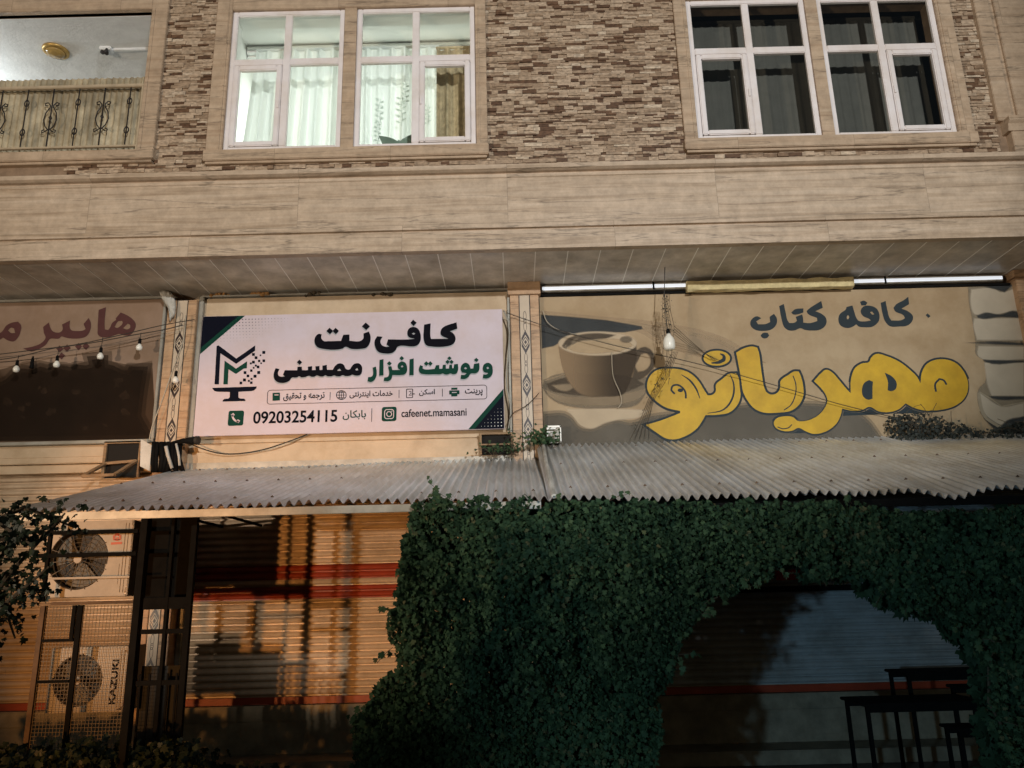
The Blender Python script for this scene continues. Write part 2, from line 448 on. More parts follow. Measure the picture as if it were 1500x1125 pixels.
GALV = mat('galvanised_sheet', (.78, .80, .81), .34, metal=.45, scale=3.0, bump=.05, bscale=9, dirt=.20, col2=(.56, .55, .53), stretch=(1.6, .45, 1))
RUST = mat('rusty_edge', (.13, .08, .048), .8, var=.4)
TRIM = mat('awning_edge_trim', (.46, .43, .37), .5, metal=.3, var=.2, dirt=.3)
BANNER = mat('banner_vinyl', (.60, .52, .57), .5, var=.05, scale=1.5, bump=.5, bscale=2.5, dirt=.06, spec=.2)
NAVY = mat('navy_print', (.003, .004, .011), .65, spec=.08)
GREEN = mat('green_print', (.006, .045, .030), .65, spec=.08)
INK = mat('black_print', (.003, .003, .006), .65, spec=.08)
INKS = mat('grey_print_edge', (.33, .34, .36), .5)
MAROON = mat('maroon_print', (.085, .035, .032), .65, spec=.08, var=.1)
WHITE = mat('white_print', (.78, .76, .74), .45)
YEL = mat('yellow_print', (.54, .325, .016), .6, var=.16, scale=5, dirt=.12)
SLATE = mat('slate_print', (.032, .042, .048), .65, spec=.08)
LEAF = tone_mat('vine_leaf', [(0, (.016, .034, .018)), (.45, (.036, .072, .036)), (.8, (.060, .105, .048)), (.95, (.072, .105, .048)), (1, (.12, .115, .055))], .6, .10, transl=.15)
LEAFT = tone_mat('tree_leaf', [(0, (.008, .014, .006)), (.6, (.015, .024, .010)), (1, (.03, .04, .015))], .5, .3, transl=.1)
DRY = tone_mat('dry_leaf', [(0, (.03, .034, .03)), (.8, (.05, .055, .045)), (1, (.11, .10, .075))], .7, .2)
BARK = mat('vine_stem', (.07, .05, .03), .8, var=.4, scale=20)
WIRE = mat('cable_rubber', (.03, .022, .016), .6)
WIREP = mat('pale_cable', (.42, .36, .27), .6)
ACW = mat('ac_casing', (.44, .36, .27), .45, var=.08, scale=4, dirt=.28)
ACD = mat('ac_dark', (.022, .018, .015), .6)
BULBW = mat('opal_bulb', (.80, .77, .68), .25, var=.05)
WOOD = mat('old_wood', (.30, .19, .10), .7, var=.4, scale=6, stretch=(1, 1, 6))
WHITEP = mat('white_sheet_metal', (.66, .63, .56), .5, var=.15, scale=14, dirt=.5)
FOAM = mat('yellow_foam', (.62, .51, .27), .85, var=.25, scale=12, bump=.8, bscale=30)
TUBE = bpy.data.materials.new('lit_tube'); TUBE.use_nodes = True
_b = TUBE.node_tree.nodes['Principled BSDF']; _b.inputs['Base Color'].default_value = (.8, .82, .85, 1)
_b.inputs['Emission Color'].default_value = (.86, .92, 1, 1); _b.inputs['Emission Strength'].default_value = .75
PAVE = mat('pavement_tiles', (.13, .11, .09), .8, var=.35, scale=3, bump=.2)
ROAD = mat('road_asphalt', (.05, .05, .05), .9, var=.3, scale=20, bump=.3)
GOLD = mat('gold_lamp', (.50, .32, .10), .35, metal=.6, var=.15)
DKOPEN = mat('dark_opening', (.012, .010, .008), .9)

# ------------------------------------------------------------------ ground
g = MB().quad((-60, -6.4, 0), (60, -6.4, 0), (60, 30, 0), (-60, 30, 0)); o = g.build('pavement', PAVE); tag(o, kind='structure')
g = MB().box(-60, 60, -6.55, -6.4, -.3, .0, bev=.01); o = g.build('kerb', PLINTH); tag(o, kind='structure')
g = MB().quad((-60, -60, -.14), (60, -60, -.14), (60, -6.55, -.14), (-60, -6.55, -.14)); o = g.build('road', ROAD); tag(o, kind='structure')

# ------------------------------------------------------------------ building
YU, YF = -1.0, -1.1          # upper wall plane, fascia plane
B = thing('apartment_building', 'tan travertine apartment building with shops below and mosaic stone upper storey', 'building')
ZS, ZT = 5.29, 6.28          # soffit, top of fascia
XL, XR, ZTOP = -10.0, 10.0, 9.6
# windows: (x0, x1) of each white frame
zb, zt = 6.60, 8.48
WIN = []
for (a, b, yy) in ((335, 503, 120), (521, 697, 118)):
    WIN.append((X(a, yy, YU), X(b, yy, YU)))
for (a, b, yy) in ((1012, 1190, 105), (1207, 1383, 100)):
    WIN.append((X(a, yy, YU), X(b, yy, YU)))
OPN = [(WIN[0][0], WIN[1][1]), (WIN[2][0], WIN[3][1])]
BX1 = X(214, 125, YU); BZ0, BZ1 = Z(110, 226, YU), Z(110, 20, YU)    # balcony opening, its right edge
SUR = []                      # surrounds (x0, x1, z0, z1)
SUR.append((X(312, 120, YU), X(713, 118, YU), Z(500, 236, YU), zt + .42))
SUR.append((X(993, 105, YU), X(1406, 100, YU), Z(1200, 219, YU), zt + .42))
SUR.append((XL, X(238, 125, YU), Z(110, 240, YU), BZ1 + .45))
PILX0, PILX1 = X(1447, 110, YU - .05), X(1447, 110, YU - .05) + .60
# mosaic wall: every strip of stone a small block of its own depth and colour
mb = MB(); bed = MB()
z = ZT + .004; rows = []
while z < ZTOP:
    h = RND.choice((.024, .030, .038, .046)); rows.append((z, z + h)); z += h
def free(x0, x1, z0, z1):
    segs = [(x0, x1)]
    for (a, b, c, d) in SUR + [(PILX0, PILX1, 0, 99)]:
        if z1 <= c or z0 >= d: continue
        ns = []
        for (p, q) in segs:
            if q <= a or p >= b: ns.append((p, q)); continue
            if p < a: ns.append((p, a))
            if q > b: ns.append((b, q))
        segs = ns
    return segs
for (z0, z1) in rows:
    x = -5.0 + RND.random() * .1
    while x < 6.6:
        wd = RND.choice((.08, .11, .14, .17, .20)) * RND.uniform(.9, 1.1)
        q = RND.random()
        tone = RND.uniform(0, .14) if q < .21 else RND.uniform(.15, .2) if q < .27 else RND.uniform(.9, 1) if q > .95 else RND.uniform(.25, .86)
        if tone < .2: wd *= .8
        for (p, r) in free(x, x + wd, z0, z1):
            if r - p > .012: mb.box(p + .0012, r - .0012, YU + .01, YU - RND.uniform(0, .022), z0 + .0012, z1 - .0012, tone)
        x += wd
mb.build('mosaic_cladding', MOSAIC, B)
for (x0, x1) in ((BX1 + .02, OPN[0][0]), (OPN[0][1], OPN[1][0]), (OPN[1][1], XR)):
    bed.box(x0, x1, YU + .008, YU + .25, ZT - .5, ZTOP)
for (x0, x1) in OPN:
    bed.box(x0, x1, YU + .008, YU + .25, ZT - .5, zb); bed.box(x0, x1, YU + .008, YU + .25, zt, ZTOP)
bed.box(XL, BX1 + .02, YU + .008, YU + .2, ZT - .5, BZ0); bed.box(XL, BX1 + .02, YU + .008, YU + .2, BZ1, ZTOP)
bed.build('upper_wall', GROUT, B)
MB().box(XL, XR, YU, 8, ZTOP, ZTOP + .25).build('roof_slab', TAN, B)
# fascia with its mouldings
pf = [(YU + .3, ZT), (YF - .06, ZT), (YF - .06, ZT - .05), (YF - .02, ZT - .065), (YF + .02, ZT - .07), (YF + .02, ZT - .092), (YF - .014, ZT - .10), (YF - .014, ZT - .13), (YF, ZT - .14),
      (YF, 5.545), (YF + .035, 5.54), (YF + .035, 5.512), (YF - .03, 5.50), (YF - .03, ZS - .012), (YF + .06, ZS - .012), (YF + .06, ZS + .1), (YU + .3, ZS + .1)]
MB().profile(pf, XL, XR).build('fascia', TAN, B)
# soffit panels
sof = MB(); gap = MB()
x = X(833, 365, YF) - 20 * .355
while x < XR:
    sof.box(x + .004, x + .351, YF + .062, 0.12, ZS, ZS + .03); x += .355
sof.build('soffit', SOFF, B)
jn = MB(); x = X(833, 365, YF) - 20 * .355
while x < XR: jn.box(x - .005, x + .005, YF + .064, .12, ZS - .0025, ZS + .02); x += .355
jn.build('soffit_joints', SOFJ, B)
# surrounds
def surround(sx, ox0, ox1, oz0, oz1, bottom=True):
    x0, x1, z0, z1 = sx; s = MB(); yb, yf = YU + .06, YU - .055
    s.box(x0, ox0, yb, yf, z0 + .10, z1, bev=.006); s.box(ox1, x1, yb, yf, z0 + .10, z1, bev=.006)
    s.box(ox0 + .001, ox1 - .001, yb, yf, oz1, z1, bev=.006)
    s.box(x0 - .012, x1 + .012, yb, yf - .03, z0, oz0 - .002, bev=.008)
    s.box(x0 + .01, x1 - .01, yb, yf - .005, z0 - .03, z0 - .001, bev=.004)
    # thin inner bead
    for (a, b) in ((ox0 - .045, ox0 - .03), (ox1 + .03, ox1 + .045)): s.box(a, b, yf - .008, yf - .0005, oz0, oz1)
    return s
s = surround(SUR[0], *OPN[0], zb, zt); s.box(WIN[0][1], WIN[1][0], YU + .06, YU - .045, zb, zt - .001); s.build('window_surround', TAN2, B)
s = surround(SUR[1], *OPN[1], zb, zt); s.box(WIN[2][1], WIN[3][0], YU + .06, YU - .045, zb, zt - .001); s.build('window_surround', TAN2, B)
s = surround(SUR[2], XL + .01, BX1, BZ0, BZ1)
s.build('balcony_surround', TAN2, B)
# windows
ztr = Z(420, 92, YU)          # transom height
def window(x0, x1, side):
    f = MB(); yb, yf = YU + .03, YU - .02; t = .062; xm = (x0 + x1) / 2; e = .001
    f.box(x0 + e, x0 + t, yb, yf, zb + e, zt - e, bev=.008); f.box(x1 - t, x1 - e, yb, yf, zb + e, zt - e, bev=.008)
    f.box(x0 + t, x1 - t, yb, yf, zb + e, zb + t, bev=.008); f.box(x0 + t, x1 - t, yb, yf, zt - t, zt - e, bev=.008)
    f.box(xm - .042, xm + .042, yb, yf - .002, zb + t, zt - t, bev=.008)
    f.box(x0 + t, xm - .042, yb, yf - .003, ztr - .045, ztr + .045, bev=.008); f.box(xm + .042, x1 - t, yb, yf - .003, ztr - .045, ztr + .045, bev=.008)
    fo = f.build('window', UPVC, B)
    a, b = (x0 + t + .004, xm - .046) if side < 0 else (xm + .046, x1 - t - .004)
    s = MB(); c, d = zb + t + .004, ztr - .049; q = .062
    s.box(a, a + q, yb - .005, yf - .014, c, d, bev=.01); s.box(b - q, b, yb - .005, yf - .014, c, d, bev=.01)
    s.box(a + q, b - q, yb - .005, yf - .014, c, c + q, bev=.01); s.box(a + q, b - q, yb - .005, yf - .014, d - q, d, bev=.01)
    hx = b - .02 if side < 0 else a + .02
    s.box(hx - .012, hx + .012, yf - .03, yf - .014, (c + d) / 2 - .05, (c + d) / 2 + .05, bev=.004)
    s.build('sash', UPVC, fo)
    p = MB(); yg = YU + .005
    p.quad((x0 + t, yg, zb + t), (x1 - t, yg, zb + t), (x1 - t, yg, zt - t), (x0 + t, yg, zt - t))
    p.build('pane', GLASS, fo)
rv = MB()
for (x0, x1) in WIN[:2]: rv.box(x0, x1, YU + .031, YU + .27, zt - .012, zt - .002); rv.box(x0, x1, YU + .031, YU + .27, zb + .002, zb + .012); rv.box(x0 + .002, x0 + .012, YU + .031, YU + .27, zb + .013, zt - .013); rv.box(x1 - .012, x1 - .002, YU + .031, YU + .27, zb + .013, zt - .013)
rv.build('window_reveal', ROOMW, B)
window(*WIN[0], -1); window(*WIN[1], 1); window(*WIN[2], -1); window(*WIN[3], 1)
# rooms behind the windows
def room(x0, x1, z0, z1, y0, y1, mt, name):
    r = MB()
    r.quad((x0, y1, z0), (x1, y1, z0), (x1, y1, z1), (x0, y1, z1)); r.quad((x0, y0, z0), (x1, y0, z0), (x1, y1, z0), (x0, y1, z0))
    r.quad((x0, y0, z1), (x0, y1, z1), (x1, y1, z1), (x1, y0, z1))
    r.quad((x0, y0, z0), (x0, y1, z0), (x0, y1, z1), (x0, y0, z1)); r.quad((x1, y0, z0), (x1, y0, z1), (x1, y1, z1), (x1, y1, z0))
    return r.build(name, mt, B)
room(OPN[0][0] - .1, OPN[0][1] + .5, zb - .5, zt + .12, YU + .26, 3.0, ROOMW, 'lit_room')
co = MB()
for (dz, dy) in ((.0, .05), (.05, .09), (.11, .12)):
    co.box(OPN[0][0] - .09, OPN[0][1] + .49, YU + .78 - dy * .6, YU + .9, zt + .11 - .17 + dz, zt + .11 - .17 + dz + .045, bev=.01)
co.build('cornice', ROOMW, B)
rl = MB()
for k in range(2): rl.tube([(OPN[0][0], YU + .5 + .09 * k, 8.33), (OPN[0][1] + .2, YU + .5 + .09 * k, 8.33)], .011)
rl.build('curtain_rail', UPVC, B)
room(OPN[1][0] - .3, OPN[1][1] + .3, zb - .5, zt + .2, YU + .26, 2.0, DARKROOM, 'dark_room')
# curtains
def curtain(name, label, x0, x1, z0, z1, y, mt, per, amp, flare=0.0, seed=0, lean=0.0):
    t = thing(name, label, 'curtain', ((x0 + x1) / 2, y, z0))
    n = int((x1 - x0) / .012); v = []; f = []; nz = 14
    for i in range(n + 1):
        u = i / n
        for j in range(nz + 1):
            s = j / nz; xx = x0 + (x1 - x0) * u
            ph = xx / per * 2 * math.pi + 1.3 * noise.noise(Vector((xx * 2.2, seed, s * .8)))
            am = amp * (.55 + .45 * s) * (1 + .6 * noise.noise(Vector((xx * 3, seed + 4, 0))))
            yy = y + am * (math.sin(ph) + .35 * math.sin(2 * ph + 1))
            xx += (u - .5) * flare * s + lean * s
            v.append((xx, yy, z1 - (z1 - z0) * s))
    for i in range(n):
        for j in range(nz):
            a = i * (nz + 1) + j; f.append((a, a + 1, a + nz + 2, a + nz + 1))
    m_ = MB(); m_.add(v, f, .5)
    m_.build('cloth', mt, t, smooth=True)
    h = MB(); h.box(x0 - .01, x1 + .01, y - .012, y + .012, z1, z1 + .04, bev=.006); h.build('heading_tape', mt, t)
    return t
CT = 8.28
curtain('sheer_curtain', 'white sheer curtain hanging in the left frame of the lit window', X(378, 60, YU + .45), X(515, 60, YU + .45), 6.2, CT, YU + .45, SHEER, .16, .05, .16, 1, -.05)
curtain('sheer_curtain', 'white embroidered sheer curtain hanging in the right frame of the lit window', X(520, 60, YU + .45) + .02, X(642, 60, YU + .45), 6.2, CT, YU + .45, SHEER, .15, .05, 0, 2)
curtain('drape', 'gold patterned drape at the right edge of the lit window', X(640, 60, YU + .4), X(705, 60, YU + .4), 6.2, CT - .08, YU + .38, GOLDC, .13, .04, 0, 3)
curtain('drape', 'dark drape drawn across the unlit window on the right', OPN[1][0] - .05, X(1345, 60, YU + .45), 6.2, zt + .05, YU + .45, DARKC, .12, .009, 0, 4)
# embroidery on the sheer: small flower sprigs
em = Print(YU + .36)
for (ox, oy, sc_) in ((556, 165, 1.0), (588, 165, 1.1), (553, 195, .8), (594, 140, .9), (626, 170, .8)):
    em.stroke([(ox, oy + 18 * sc_), (ox + 2, oy + 6 * sc_), (ox - 1, oy - 8 * sc_), (ox + 2, oy - 20 * sc_)], .006)
    for k in range(9):
        yq = oy + 14 * sc_ - 4 * k * sc_; sd = 1 if k % 2 else -1
        em.loops([[(ox, yq), (ox + sd * 4 * sc_, yq - 3.5 * sc_), (ox + sd * 6.5 * sc_, yq - 2.5 * sc_), (ox + sd * 4.5 * sc_, yq + .5)]], k=2)
em.build('embroidery', tone_mat('embroidery_thread', [(0, (.66, .72, .66)), (1, (.66, .72, .66))], .8, transl=.55), [o for o in bpy.data.objects if o.get('label', '').startswith('white embroidered')][0])
# potted plant on the window sill inside
t = thing('potted_plant', 'leafy potted plant on the sill inside the lit window', 'plant', (X(588, 212, YU + .25), YU + .25, 6.54))
l_ = MB(); cx, cz = X(588, 212, YU + .25), 6.54
for k in range(7):
    a = rad(-85 + 26 * k); L = (.34, .26, .38, .22, .30, .36, .24)[k]; w_ = .085
    pts = []
    for i in range(7):
        s = i / 6; px_ = cx + math.sin(a) * L * s * (1 + .3 * s); pz = cz + .12 + math.cos(a) * L * s * 1.1 - .12 * s * s * abs(math.sin(a))
        ww = w_ * math.sin(math.pi * min(1, s * .95 + .05)) ; pts.append((px_, pz, ww))
    for i in range(6):
        (a0, b0, c0), (a1, b1, c1) = pts[i], pts[i + 1]; nx, nz_ = math.cos(a), -math.sin(a); yk = YU + .25 + .03 * math.sin(k * 3)
        l_.quad((a0 - nx * c0, yk, b0 - nz_ * c0), (a0 + nx * c0, yk + .02, b0 + nz_ * c0), (a1 + nx * c1, yk + .02, b1 + nz_ * c1), (a1 - nx * c1, yk, b1 - nz_ * c1), RND.random())
l_.build('foliage', mat('house_plant_leaf', (.16, .22, .17), .5, var=.2), t)
MB().lathe((cx, YU + .25, 6.36), [(.07, 0), (.10, .18), (.105, .19), (.08, .19)]).build('pot', WOOD, t)
# window sill shelf carrying the pot
MB().box(OPN[0][0], OPN[0][1], YU + .12, YU + .38, 6.32, 6.36).build('inner_sill', ROOMW, B)

# pilaster at the right
s = MB(); zc = Z(1480, 185, YU - .1)
s.box(PILX0, PILX0 + .17, YU + .1, YU - .07, zc + .1, ZTOP, bev=.006); s.box(PILX0 + .17, PILX0 + .23, YU + .1, YU - .035, zc + .1, ZTOP)
s.box(PILX0 + .23, PILX1, YU + .1, YU - .07, zc + .1, ZTOP, bev=.006)
s.profile([(YU + .1, zc + .1), (YU - .16, zc + .1), (YU - .16, zc + .05), (YU - .13, zc + .02), (YU - .11, zc - .06), (YU + .1, zc - .06)], PILX0 + .06, PILX1 + .1)
s.box(PILX0 + .10, PILX1 + .06, YU + .1, YU - .10, ZT + .001, zc - .06, bev=.006)
s.build('pilaster', TAN2, B)

# balcony: ceiling, back wall, parapet, ribbed screen, railing
bz = BZ1 - .006
bal = MB(); bal.box(XL, BX1 + .003, YU + .062, YU + .21, bz, bz + .005); bal.box(XL, BX1 + .25, YU + .211, 1.3, bz, bz + .15); bal.build('balcony_ceiling', PLASTER, B)
MB().box(XL, BX1 + .25, 1.2, 1.3, 6.2, bz - .001).build('balcony_back_wall', PLASTER, B)
MB().box(BX1 + .06, BX1 + .25, YU + .2, 1.199, 6.2, bz - .001).build('balcony_side_wall', PLASTER, B)
MB().box(XL, BX1 + .06, YU + .2, 1.199, 6.1, 6.25).build('balcony_floor', PLINTH, B)
RIB = mat('ribbed_screen_sheet', (.50, .42, .28), .6, var=.45, scale=5, stretch=(1, 1, .5), dirt=.4)
rz0, rz1 = BZ0 - .1, Z(110, 116, YU + .12)
rb = MB(); v = []; f = []; n = 620
for i in range(n + 1):
    xx = XL + (BX1 - XL) * i / n; yy = YU + .10 + .024 * abs(math.sin(xx * math.pi / .07)) + .01 * noise.noise(Vector((xx * 3, 0, 0)))
    v += [(xx, yy, rz0), (xx, yy, rz1 + .006 * noise.noise(Vector((xx * 9, 4, 0))))]
f = [(2 * i, 2 * i + 2, 2 * i + 3, 2 * i + 1) for i in range(n)]
rb.add(v, f); rb.build('ribbed_screen', RIB, B)
tr, br_ = Z(110, 128, YU + .03), Z(110, 216, YU + .03); yr = YU + .03
ra = MB(); ra.box(XL, BX1 - .005, yr - .022, yr + .022, tr - .02, tr + .02, bev=.006); ra.box(XL, BX1 - .03, yr - .018, yr + .018, br_ - .012, br_ + .012, bev=.004)
ra.box(BX1 - .055, BX1 - .03, yr - .016, yr + .016, BZ0, tr - .021)
rail = ra.build('balcony_railing', mat('railing_paint', (.42, .33, .22), .5, var=.2), B)
def ring(m_, cx, cz, rx, rz, r=.007, a0=0, a1=360, n=18, y=0):
    m_.tube([(cx + rx * math.cos(rad(a0 + (a1 - a0) * i / n)), y, cz + rz * math.sin(rad(a0 + (a1 - a0) * i / n))) for i in range(n + 1)], r, 5)
H = tr - br_ - .03
b1 = MB(); b1.tube([(0, 0, 0), (0, 0, H)], .007, 6)
for zz in (.26 * H, .76 * H):
    ring(b1, 0, zz, .026, .04); b1.lathe((0, 0, zz + .04), [(.007, -.01), (.016, 0), (.007, .01)], n=8)
b2 = MB(); b2.tube([(0, 0, 0), (0, 0, H)], .008, 6)
for sg in (-1, 1):
    b2.tube([(sg * .012, 0, .30 * H), (sg * .05, 0, .36 * H), (sg * .075, 0, .47 * H), (sg * .06, 0, .59 * H), (sg * .02, 0, .68 * H), (sg * .02, 0, .72 * H), (sg * .05, 0, .765 * H), (sg * .08, 0, .75 * H), (sg * .075, 0, .715 * H), (sg * .045, 0, .71 * H)], .007, 5)
    b2.tube([(sg * .012, 0, .30 * H), (sg * .045, 0, .265 * H), (sg * .075, 0, .245 * H), (sg * .08, 0, .285 * H), (sg * .05, 0, .30 * H)], .007, 5)
b2.lathe((0, 0, .5 * H), [(.006, -.03), (.02, 0), (.006, .03)], n=8)
o1 = b1.build('baluster', IRON, rail); o2 = b2.build('scroll_baluster', IRON, rail)
xb = X(192, 130, yr); spc = (X(192, 130, yr) - X(117, 132, yr)) / 2
o1.location = (xb, yr, br_ + .012); o2.location = (xb - spc, yr, br_ + .012)
for k in range(2, 10):
    q = (o1 if k % 2 == 0 else o2).copy(); C.objects.link(q); q.parent = rail; q.location = (xb - k * spc, yr, br_ + .012)
# balcony ceiling lamp and broken fixture
def on_ceiling(px, py, zc_):
    d = P(px, py, 0) - Vector((0, -DIST, EYE)); return Vector((0, -DIST, EYE)) + d * ((zc_ - EYE) / d.z)
p = on_ceiling(82, 74, bz)
t = thing('ceiling_lamp', 'round gold ceiling lamp under the balcony ceiling', 'lamp', p)
MB().lathe(p, [(.155, 0), (.155, -.02), (.125, -.035), (.12, -.03)], n=28).build('base', GOLD, t, True)
MB().lathe(p, [(.12, -.031), (.105, -.055), (.06, -.075), (.0, -.08)], n=28).build('lamp_glass', mat('amber_glass', (.34, .22, .07), .15, var=.2), t, True)
p = on_ceiling(158, 70, bz)
t = thing('broken_fixture', 'broken white fixture with a dark hole on the balcony ceiling', 'fixture', p)
fm = MB(); fm.box(p.x - .09, p.x + .06, p.y - .05, p.y + .06, p.z - .05, p.z - .001, bev=.012); fm.box(p.x + .06, BX1 + .05, p.y + .0, p.y + .05, p.z - .03, p.z - .001, bev=.008); fm.build('casing', PLASTER, t)
bk = MB()
for k in range(7): bk.lathe((p.x - .01 + RND.uniform(-.05, .05), p.y - .02 + RND.uniform(-.03, .03), p.z - .075), [(.005, -.03), (.022, -.01), (.012, .03)], n=7)
bk.build('torn_wiring', ACD, t, True)

# ---- shop level
P1 = (X(252, 470, -.15), X(287, 470, -.15)); P1 = (-4.06, -3.72)
P2 = (0.0, 0.34); P3 = (X(1492, 430, -.15), X(1492, 430, -.15) + .5)
MB().box(XL, XR, .13, .3, 0.0, ZS + .05).build('shop_wall', CREAM, B)
def chevron(pr, xc, zc, wd, h, t_, up):
    s = 1 if up else -1
    q = [(-wd, -s * 0), (0, s * h), (wd, 0), (wd, -s * t_), (0, s * (h - t_)), (-wd, -s * t_)]
    pr.mb.add([(xc + a, pr.Y, zc + b) for a, b in q], [(0, 1, 4, 5), (1, 2, 3, 4)])
def pillar(x0, x1, z0, z1, y, inlay_off, cap, name='pillar', shift=0.0):
    s = MB(); w_ = x1 - x0; a, b = x0 + w_ * .30 + shift, x0 + w_ * .70 + shift
    s.box(x0, a, y, .129, z0, z1, bev=.005); s.box(b, x1, y, .129, z0, z1, bev=.005)
    s.box(a, b, y + .012, .12, z0, z1)
    if cap: s.box(x0 - .025, x1 + .025, y - .03, .128, z1 + .001, ZS - .001, bev=.004)
    po = s.build(name, PILL, B)
    yy = y + .006
    MB().box(a + .001, b - .001, yy, yy + .005, z0, z1 - .002).build('inlay_border', ACD, po)
    MB().box(a + .011, b - .011, yy - .003, yy - .0005, z0, z1 - .004).build('inlay_strip', mat('inlay_marble', (.50, .40, .29), .4, var=.08), po)
    pr = Print(yy - .0045); xc = (a + b) / 2; hw = (b - a) / 2 - .016
    zz = inlay_off
    while zz > z0 - .3: zz -= .52
    while zz < z1 + .3:
        for up in (True, False):
            zc_ = zz + (.05 if up else -.05)
            q = [(-hw * .9, 0), (0, (.095 if up else -.095)), (hw * .9, 0), (hw * .9, (-.045 if up else .045)), (0, (.04 if up else -.04)), (-hw * .9, (-.045 if up else .045))]
            if z0 < zc_ - .12 and zc_ + .12 < z1: pr.mb.add([(xc + c, pr.Y, zc_ + d) for c, d in q], [(0, 1, 4, 5), (1, 2, 3, 4)])
        if z0 < zz - .1 and zz + .1 < z1:
            for r0, r1 in ((hw * .85, hw * .66), (hw * .33, 0)):
                o4 = [(0, r0 * 1.55), (r0, 0), (0, -r0 * 1.55), (-r0, 0)]; i4 = [(c * r1 / r0, d * r1 / r0) for c, d in o4]
                pr.mb.add([(xc + c, pr.Y, zz + d) for c, d in o4 + i4], [(k, (k + 1) % 4, 4 + (k + 1) % 4, 4 + k) for k in range(4)] if r1 else [(0, 1, 2, 3)])
        # chain of slim loops between two diamonds
        for (c0, hh, ww) in ((zz + .26, .035, .018), (zz + .195, .06, .02), (zz + .325, .06, .02)):
            if z0 + .08 < c0 < z1 - .08:
                n = 14; v = []; fl = []
                for k in range(n):
                    an = 2 * math.pi * k / n; v += [(xc + ww * math.cos(an), pr.Y, c0 + hh * math.sin(an)), (xc + (ww - .005) * math.cos(an), pr.Y, c0 + (hh - .006) * math.sin(an))]
                fl = [(2 * k, 2 * ((k + 1) % n), 2 * ((k + 1) % n) + 1, 2 * k + 1) for k in range(n)]
                pr.mb.add(v, fl)
        zz += .52
    pr.build('inlay_motif', mat('inlay_brown', (.03, .016, .014), .4), po)
    return po
pillar(*P1, .0, 5.17, -.15, Z(262, 568, -.15) + .02, False)
pillar(*P2, .0, Z(770, 432, -.15), -.15, Z(770, 501, -.15), True)
pillar(*P3, .0, 5.2, -.15, 4.0, True)
# lintels and shutter boxes
s = MB(); zl0, zl1 = Z(500, 690, -.02), Z(500, 655, -.02)
s.box(P1[1] + .001, P2[0] - .001, -.06, .129, zl0 + .02, zl1 - .03, bev=.006); s.box(P1[1] + .001, P2[0] - .001, -.025, .128, zl1 - .028, zl1 + .4)
s.box(P1[1] + .001, P2[0] - .001, -.02, .127, zl0 - .35, zl0 + .018)
s.build('lintel', CREAM, B)
s = MB(); zq = Z(100, 655, -.02)
s.box(XL, P1[0] - .001, -.06, .129, zq - .13, zq - .02, bev=.008); s.box(XL, P1[0] - .001, -.09, .128, zq - .20, zq - .135, bev=.008); s.box(XL, P1[0] - .001, -.03, .127, zq - .30, zq - .205); s.box(XL, P1[0] - .001, -.04, .126, zq - .018, zq + .3)
s.build('lintel', CREAM, B)
# roller shutters: curved slats
def slats(x0, x1, z0, z1, y=.09, per=.074):
    v = []; f = []; z = z0; zs = []
    while z < z1 - 1e-4:
        for s_, d in ((0, .032), (.17, .032), (.21, .004), (.38, -.010), (.55, -.014), (.75, -.008), (.93, .004), (.97, .008)):
            if z + s_ * per < z1: zs.append((z + s_ * per, d))
        z += per
    zs.append((z1, .012))
    nx = 24
    for (zz, d) in zs:
        for i in range(nx + 1):
            xx = x0 + (x1 - x0) * i / nx
            v.append((xx, y + d + .006 * noise.noise(Vector((xx * 1.1, zz * .8, 3))), zz))
    m_ = MB()
    for j in range(len(zs) - 1):
        for i in range(nx): f.append((j * (nx + 1) + i, j * (nx + 1) + i + 1, (j + 1) * (nx + 1) + i + 1, (j + 1) * (nx + 1) + i))
    m_.add(v, f); return m_
ZB = .62
def shutter(x0, x1, ztop, mt, bands, label):
    """bands: red stripes as (z0, z1)"""
    fr = MB(); fr.box(x0, x0 + .05, .03, .125, ZB, ztop); fr.box(x1 - .05, x1, .03, .125, ZB, ztop)
    so = fr.build('roller_shutter', GREY, B, label=label)
    z = ZB + .074; cuts = []
    for (a, b) in sorted(bands):
        if a > z: cuts.append((z, a, mt, 'slat_curtain'))
        cuts.append((a, b, RED, 'red_band')); z = b
    cuts.append((z, ztop, mt, 'slat_curtain'))
    for (a, b, mm, nm) in cuts: slats(x0 + .04, x1 - .04, a, b).build(nm, mm, so)
    bb = MB(); bb.box(x0 + .05, x1 - .05, .06, .11, ZB, ZB + .072, bev=.006); bb.build('bottom_bar', RED, so)
    return so
def yz(px, py): return Z(px, py, .09)
shutter(P1[1] + .01, P2[0] - .01, zl0 - .02, SHUT, [(yz(510, 847), yz(510, 826)), (yz(510, 876), yz(510, 857))], 'cream shutter with red bands behind the cage and vine')
shutter(P2[1] + .01, P3[0] - .01, 3.3, SHUTG, [], 'greyish shutter seen through the vine arch')
shutter(XL, P1[0] - .01, zq - .31, SHUT, [], 'cream shutter under the brown shop sign')
# plinth steps
s = MB(); s.box(XL, XR, -.02, .129, .46, ZB - .004, bev=.01); s.box(XL, XR, -.005, .128, .14, .458); s.box(XL, XR, -.45, .127, .004, .138, bev=.01)
s.build('plinth_steps', PLINTH, B)
